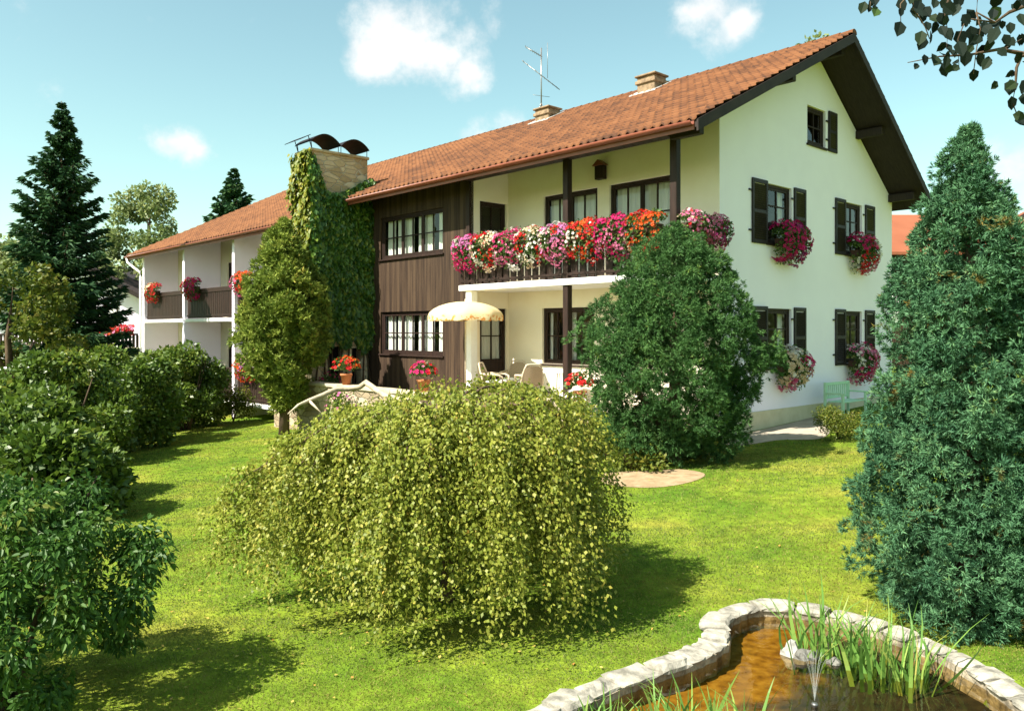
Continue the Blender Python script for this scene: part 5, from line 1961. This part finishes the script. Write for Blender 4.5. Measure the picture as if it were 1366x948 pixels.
q = px(1130, 588)
clump('box_bush', q.x - .02, q.y + .3, .60, .74, 5200, yellow_leaf, 'low clipped yellow green bush beside the mint green bench', 201, (.03, .05), cat='shrub')
q = px(845, 628)
clump('border_plant', q.x, q.y + .1, .5, .42, 1400, yellow_leaf, 'low yellow green perennials beside the yew trunk at the sandy bed', 203, (.06, .1))
q = px(810, 615)
clump('rose_bush', q.x, q.y + .5, .55, .85, 1500, yellow_leaf, 'loose yellowish bush with pale roses left of the yew trunk', 205, (.05, .09), pal=[(WHI, 3), (CRE, 2), (ORA, 1)], nf=40)
q = px(900, 612)
clump('border_plant', q.x + .4, q.y + .2, .35, .25, 500, hedge_leaf, 'small dark ground cover right of the yew trunk', 207, (.05, .08))
q = hw(-4.2, 15.0, 0)
clump('broom_bush', q.x, q.y, .62, 1.15, 2600, yellow_leaf, 'yellow green bush in front of the lower wing balcony flowers', 209, (.06, .1), cat='shrub', z=-.35)
q = hw(-4.35, 8.2, 0)
clump('phlox_plant', q.x, q.y, .4, 1.3, 1300, hedge_leaf, 'lilac flowering plant in front of the parapet below the orange pot', 211, (.06, .1), pal=[(LIL, 3), (PINK, 1)], nf=40)
q = hw(-2.6, 1.6, 0)
clump('rose_bush', q.x, q.y, .5, 1.3, 1500, hedge_leaf, 'rose bush with white and pink blooms behind the left side of the yew', 213, (.06, .1), pal=[(WHI, 3), (PINK, 1), (CRE, 2)], nf=50)
q = hw(-3.3, 10.6, 0)
clump('geranium_plant', q.x, q.y, .3, .55, 500, flower_leaf, 'small pink flowering plant beside the hearth on the terrace', 215, (.05, .08), pal=[(PINK, 3), (MAG, 2)], nf=25, z=.762)

# ------------------------------------------------------------------ neighbours
def chalet(loc, rz, w, d, hw_, hr, label, wallm, roofm, over=.7, windows=(), balcony=None):
    o_ = empty('chalet', loc, rz, label, 'house')
    b = MB(); b.prism([(-w / 2, -1), (w / 2, -1), (w / 2, hw_), (0, hr), (-w / 2, hw_)], 0, d); b.build('wall', wallm, o_)
    sl_ = (hr - hw_) / (w / 2)
    for sx in (-1, 1):
        b = MB()
        x1 = sx * (w / 2 + over)
        zt = hr + .12
        b.prism([(0, zt + .12), (x1, zt + .12 - sl_ * (w / 2 + over)), (x1, zt - .06 - sl_ * (w / 2 + over)), (0, zt - .06)], -over, d + over)
        b.build('roof', roofm, o_)
        b = MB()
        b.prism([(0, zt + .10), (x1, zt + .10 - sl_ * (w / 2 + over)), (x1, zt - .16 - sl_ * (w / 2 + over)), (0, zt - .16)], -over - .06, -over - .005)
        b.build('bargeboard', soffit_m, o_)
    for x0, x1, z0, z1 in windows:
        b = MB(); b.box(x0, x1, -.05, -.004, z0, z1); 
        f = b.build('window', dark_wood, o_)
        b = MB(); b.box(x0 + .08, x1 - .08, -.058, -.052, z0 + .08, z1 - .08); b.build('pane', curtain_m, f)
    if balcony:
        x0, x1, z0 = balcony
        b = MB(); b.box(x0, x1, -1.2, -.01, z0, z0 + .15); b.build('balcony_slab', plinth_m, o_)
        b = MB(); b.box(x0, x1, -1.2, -1.12, z0 + .85, z0 + .95)
        x = x0
        while x < x1:
            b.box(x, x + .14, -1.18, -1.15, z0 + .15, z0 + .85); x += .2
        b.build('railing', dark_wood, o_)
    return o_


slate_m = surf('dark_roof', (.03, .022, .022), (.06, .04, .04), scale=6, rough=.8, bump=.3)
q = px(90, 440, Y=46)
chalet((q.x, q.y, -.7), R(8), 8.4, 12, 5.0, 7.3, 'white neighbouring chalet with dark roof half hidden between spruce and wing', plaster, slate_m,
       windows=((2.0, 2.75, 3.9, 4.75), (2.2, 3.2, .6, 1.9), (-2.8, -1.8, 3.9, 4.9)), balcony=(-3.5, 4.2, 2.05))
q2 = q + Vector((2.5, -1.6, 0))
o = empty('flower_box', (q.x + 2.2, q.y - .82, 2.22), R(8), 'long far row of red and pink geraniums on the neighbouring chalet balcony', 'flower box')
MB().box(-1.9, 1.9, -.26, -.02, 0, .2, .01).build('planter', planter_m, o)
n = 420
P = np.stack([RNG.uniform(-1.95, 1.95, n), RNG.normal(-.2, .12, n), RNG.uniform(.0, .55, n)], -1)
flowers(o, P, np.tile([[0, -1.0, .4]], (n, 1)) + RNG.normal(0, .4, (n, 3)), [(RED, 3), (PINK, 2), (ORA, 1)], .16, 8)
m = 500
P = np.stack([RNG.uniform(-1.9, 1.9, m), RNG.normal(-.15, .08, m), RNG.uniform(.05, .4, m)], -1)
polys('leaves', leaf_quads(P, rand_unit(m), .14, .09), flower_leaf, o, rnd=RNG.random(m))

far_tile = tile_mat('far_tiles', [(.1, (0.195, 0.062, 0.030)), (.45, (0.270, 0.093, 0.048)), (.8, (0.315, 0.118, 0.060))])
q = px(1285, 440, Y=42)
o = empty('farmhouse', (q.x, q.y, -.3), R(0), 'neighbouring dark boarded house with orange tiled roof behind the right end of the gable', 'house')
b = MB(); b.prism([(0, 0), (8, 0), (8, 6.9), (4, 9.2), (0, 6.9)], 0, 10)
ob = b.build('wall', boards_m, o); ob.rotation_euler = (0, 0, R(90)); ob.location = (5, 0, 0)
b = MB()
b.add([(-5.4, -.7, 6.85), (5.4, -.7, 6.85), (5.4, 4, 9.45), (-5.4, 4, 9.45), (-5.4, -.7, 6.7), (5.4, -.7, 6.7), (5.4, 4, 9.3), (-5.4, 4, 9.3)], [(0, 1, 2, 3), (7, 6, 5, 4), (0, 4, 5, 1), (1, 5, 6, 2), (2, 6, 7, 3), (3, 7, 4, 0)])
b.build('roof', far_tile, o)
b = MB()
b.add([(-5.4, 4.003, 9.45), (5.4, 4.003, 9.45), (5.4, 8.7, 6.85), (-5.4, 8.7, 6.85), (-5.4, 4.003, 9.3), (5.4, 4.003, 9.3), (5.4, 8.7, 6.7), (-5.4, 8.7, 6.7)], [(0, 1, 2, 3), (7, 6, 5, 4), (0, 4, 5, 1), (1, 5, 6, 2), (2, 6, 7, 3), (3, 7, 4, 0)])
b.build('roof', far_tile, o)
b = MB(); b.box(-4.6, -3.4, -.06, -.005, 3.2, 4.6); w_ = b.build('window', white_paint, o); b = MB(); b.box(-4.5, -3.5, -.075, -.063, 3.3, 4.5); b.build('pane', glass_m, w_)
q = px(1390, 440, Y=52)
chalet((q.x, q.y, -.3), R(-20), 7, 10, 8.6, 10.9, 'far house gable showing a sliver of red roof at the right frame edge', plaster, far_tile, windows=((-2, -1, 4, 5.2), (1, 2, 4, 5.2)))

# white table in the shade at the far left
q = px(22, 490, Y=19.5)
o = empty('garden_table', (q.x, q.y, float(gz(q.x))), R(20), 'white rectangular garden table in the shade under the trees at the left edge', 'table')
zt = q.z - float(gz(q.x))
MB().box(-.9, .6, -.45, .45, zt - .05, zt, .01).build('table_top', white_paint, o)
for sx in (-.8, .5):
    for sy in (-.38, .38):
        MB().box(sx - .035, sx + .035, sy - .035, sy + .035, 0, zt - .052, .006).build('leg', dark_wood, o)


# ------------------------------------------------------------------ lawn
def lawn():
    r = np.random.default_rng(171)
    X, Y = [], []
    for (y0, y1, dens) in ((3.6, 7, 4200), (7, 10, 2300), (10, 15, 1000), (15, 26, 380)):
        xr = (-.72 * y1, .72 * y1)
        n = int(dens * (y1 - y0) * (xr[1] - xr[0]))
        X.append(r.uniform(*xr, n)); Y.append(r.uniform(y0, y1, n))
    X = np.concatenate(X); Y = np.concatenate(Y)
    keep = np.abs(X / Y) < .70
    near = (X > -1.2) & (X < 4.6) & (Y < 8)
    ins = in_poly(X, Y, RIM) | (near & (rim_dist(X, Y) < .24))
    s, t = to_house(X, Y)
    hs = ((s > -3.95) & (t > 1) & (t < 14)) | ((s > -3.6) & (t > 12)) | ((s > -1.8) & (t > -.15))
    pt = in_poly(X, Y, catmull(SOIL, 6)) | in_poly(X, Y, catmull(PATH, 6))
    keep &= ~ins & ~hs & ~pt
    X, Y = X[keep], Y[keep]
    n = len(X)
    print('grass', n)
    sc = np.clip(Y / 7, .8, 2.4)
    H = r.uniform(.010, .023, n) * (.85 + .15 * sc)
    W = r.uniform(.004, .007, n) * sc
    P = np.stack([X, Y, gz(X, Y) - .003], -1)
    a = r.uniform(0, 6.283, n)
    S = np.stack([np.cos(a), np.sin(a), np.zeros(n)], -1) * W[:, None]
    T = P + np.stack([r.normal(0, .55, n) * H, r.normal(0, .55, n) * H, H], -1)
    V = np.stack([P - S, P + S, T], 1)
    o_ = polys('grass', V, leafmat('grass_blades', [(0, (.082, .138, .026)), (.5, (.140, .188, .038)), (.85, (.21, .228, .06)), (1, (.31, .26, .09))], .4, .6, .15, patch=(.7, (.27, .235, .045), .47, .70)), None, rnd=r.random(n))
    tag(o_, 'short mown lawn grass with dry yellow patches', 'grass', kind='stuff')


lawn()


def litter():
    r = np.random.default_rng(181)
    n = 420
    X = np.concatenate([r.normal(-.9, 2.0, 260), r.uniform(-5, 4.5, 160)]); Y = np.concatenate([r.normal(7.0, 1.8, 260), r.uniform(5, 16, 160)])
    k = (~in_poly(X, Y, RIM)) & (rim_dist(X, Y) > .3) & (Y > 4.4) & (Y < 15)
    X, Y = X[k], Y[k]
    n = len(X)
    P = np.stack([X, Y, gz(X, Y) + .016], -1)
    D = unit(np.stack([r.normal(size=n), r.normal(size=n), r.normal(0, .15, n)], -1))
    o_ = polys('fallen_leaves', leaf_quads(P, D, r.uniform(.022, .04, n), r.uniform(.016, .03, n), N=unit(np.stack([r.normal(0, .3, n), r.normal(0, .3, n), np.ones(n)], -1))),
               leafmat('dry_leaves', [(0, (.30, .26, .05)), (.6, (.42, .32, .08)), (1, (.45, .20, .05))], .2), None, rnd=r.random(n))
    tag(o_, 'scattered small yellow birch leaves fallen on the lawn', 'leaves', kind='stuff')


litter()
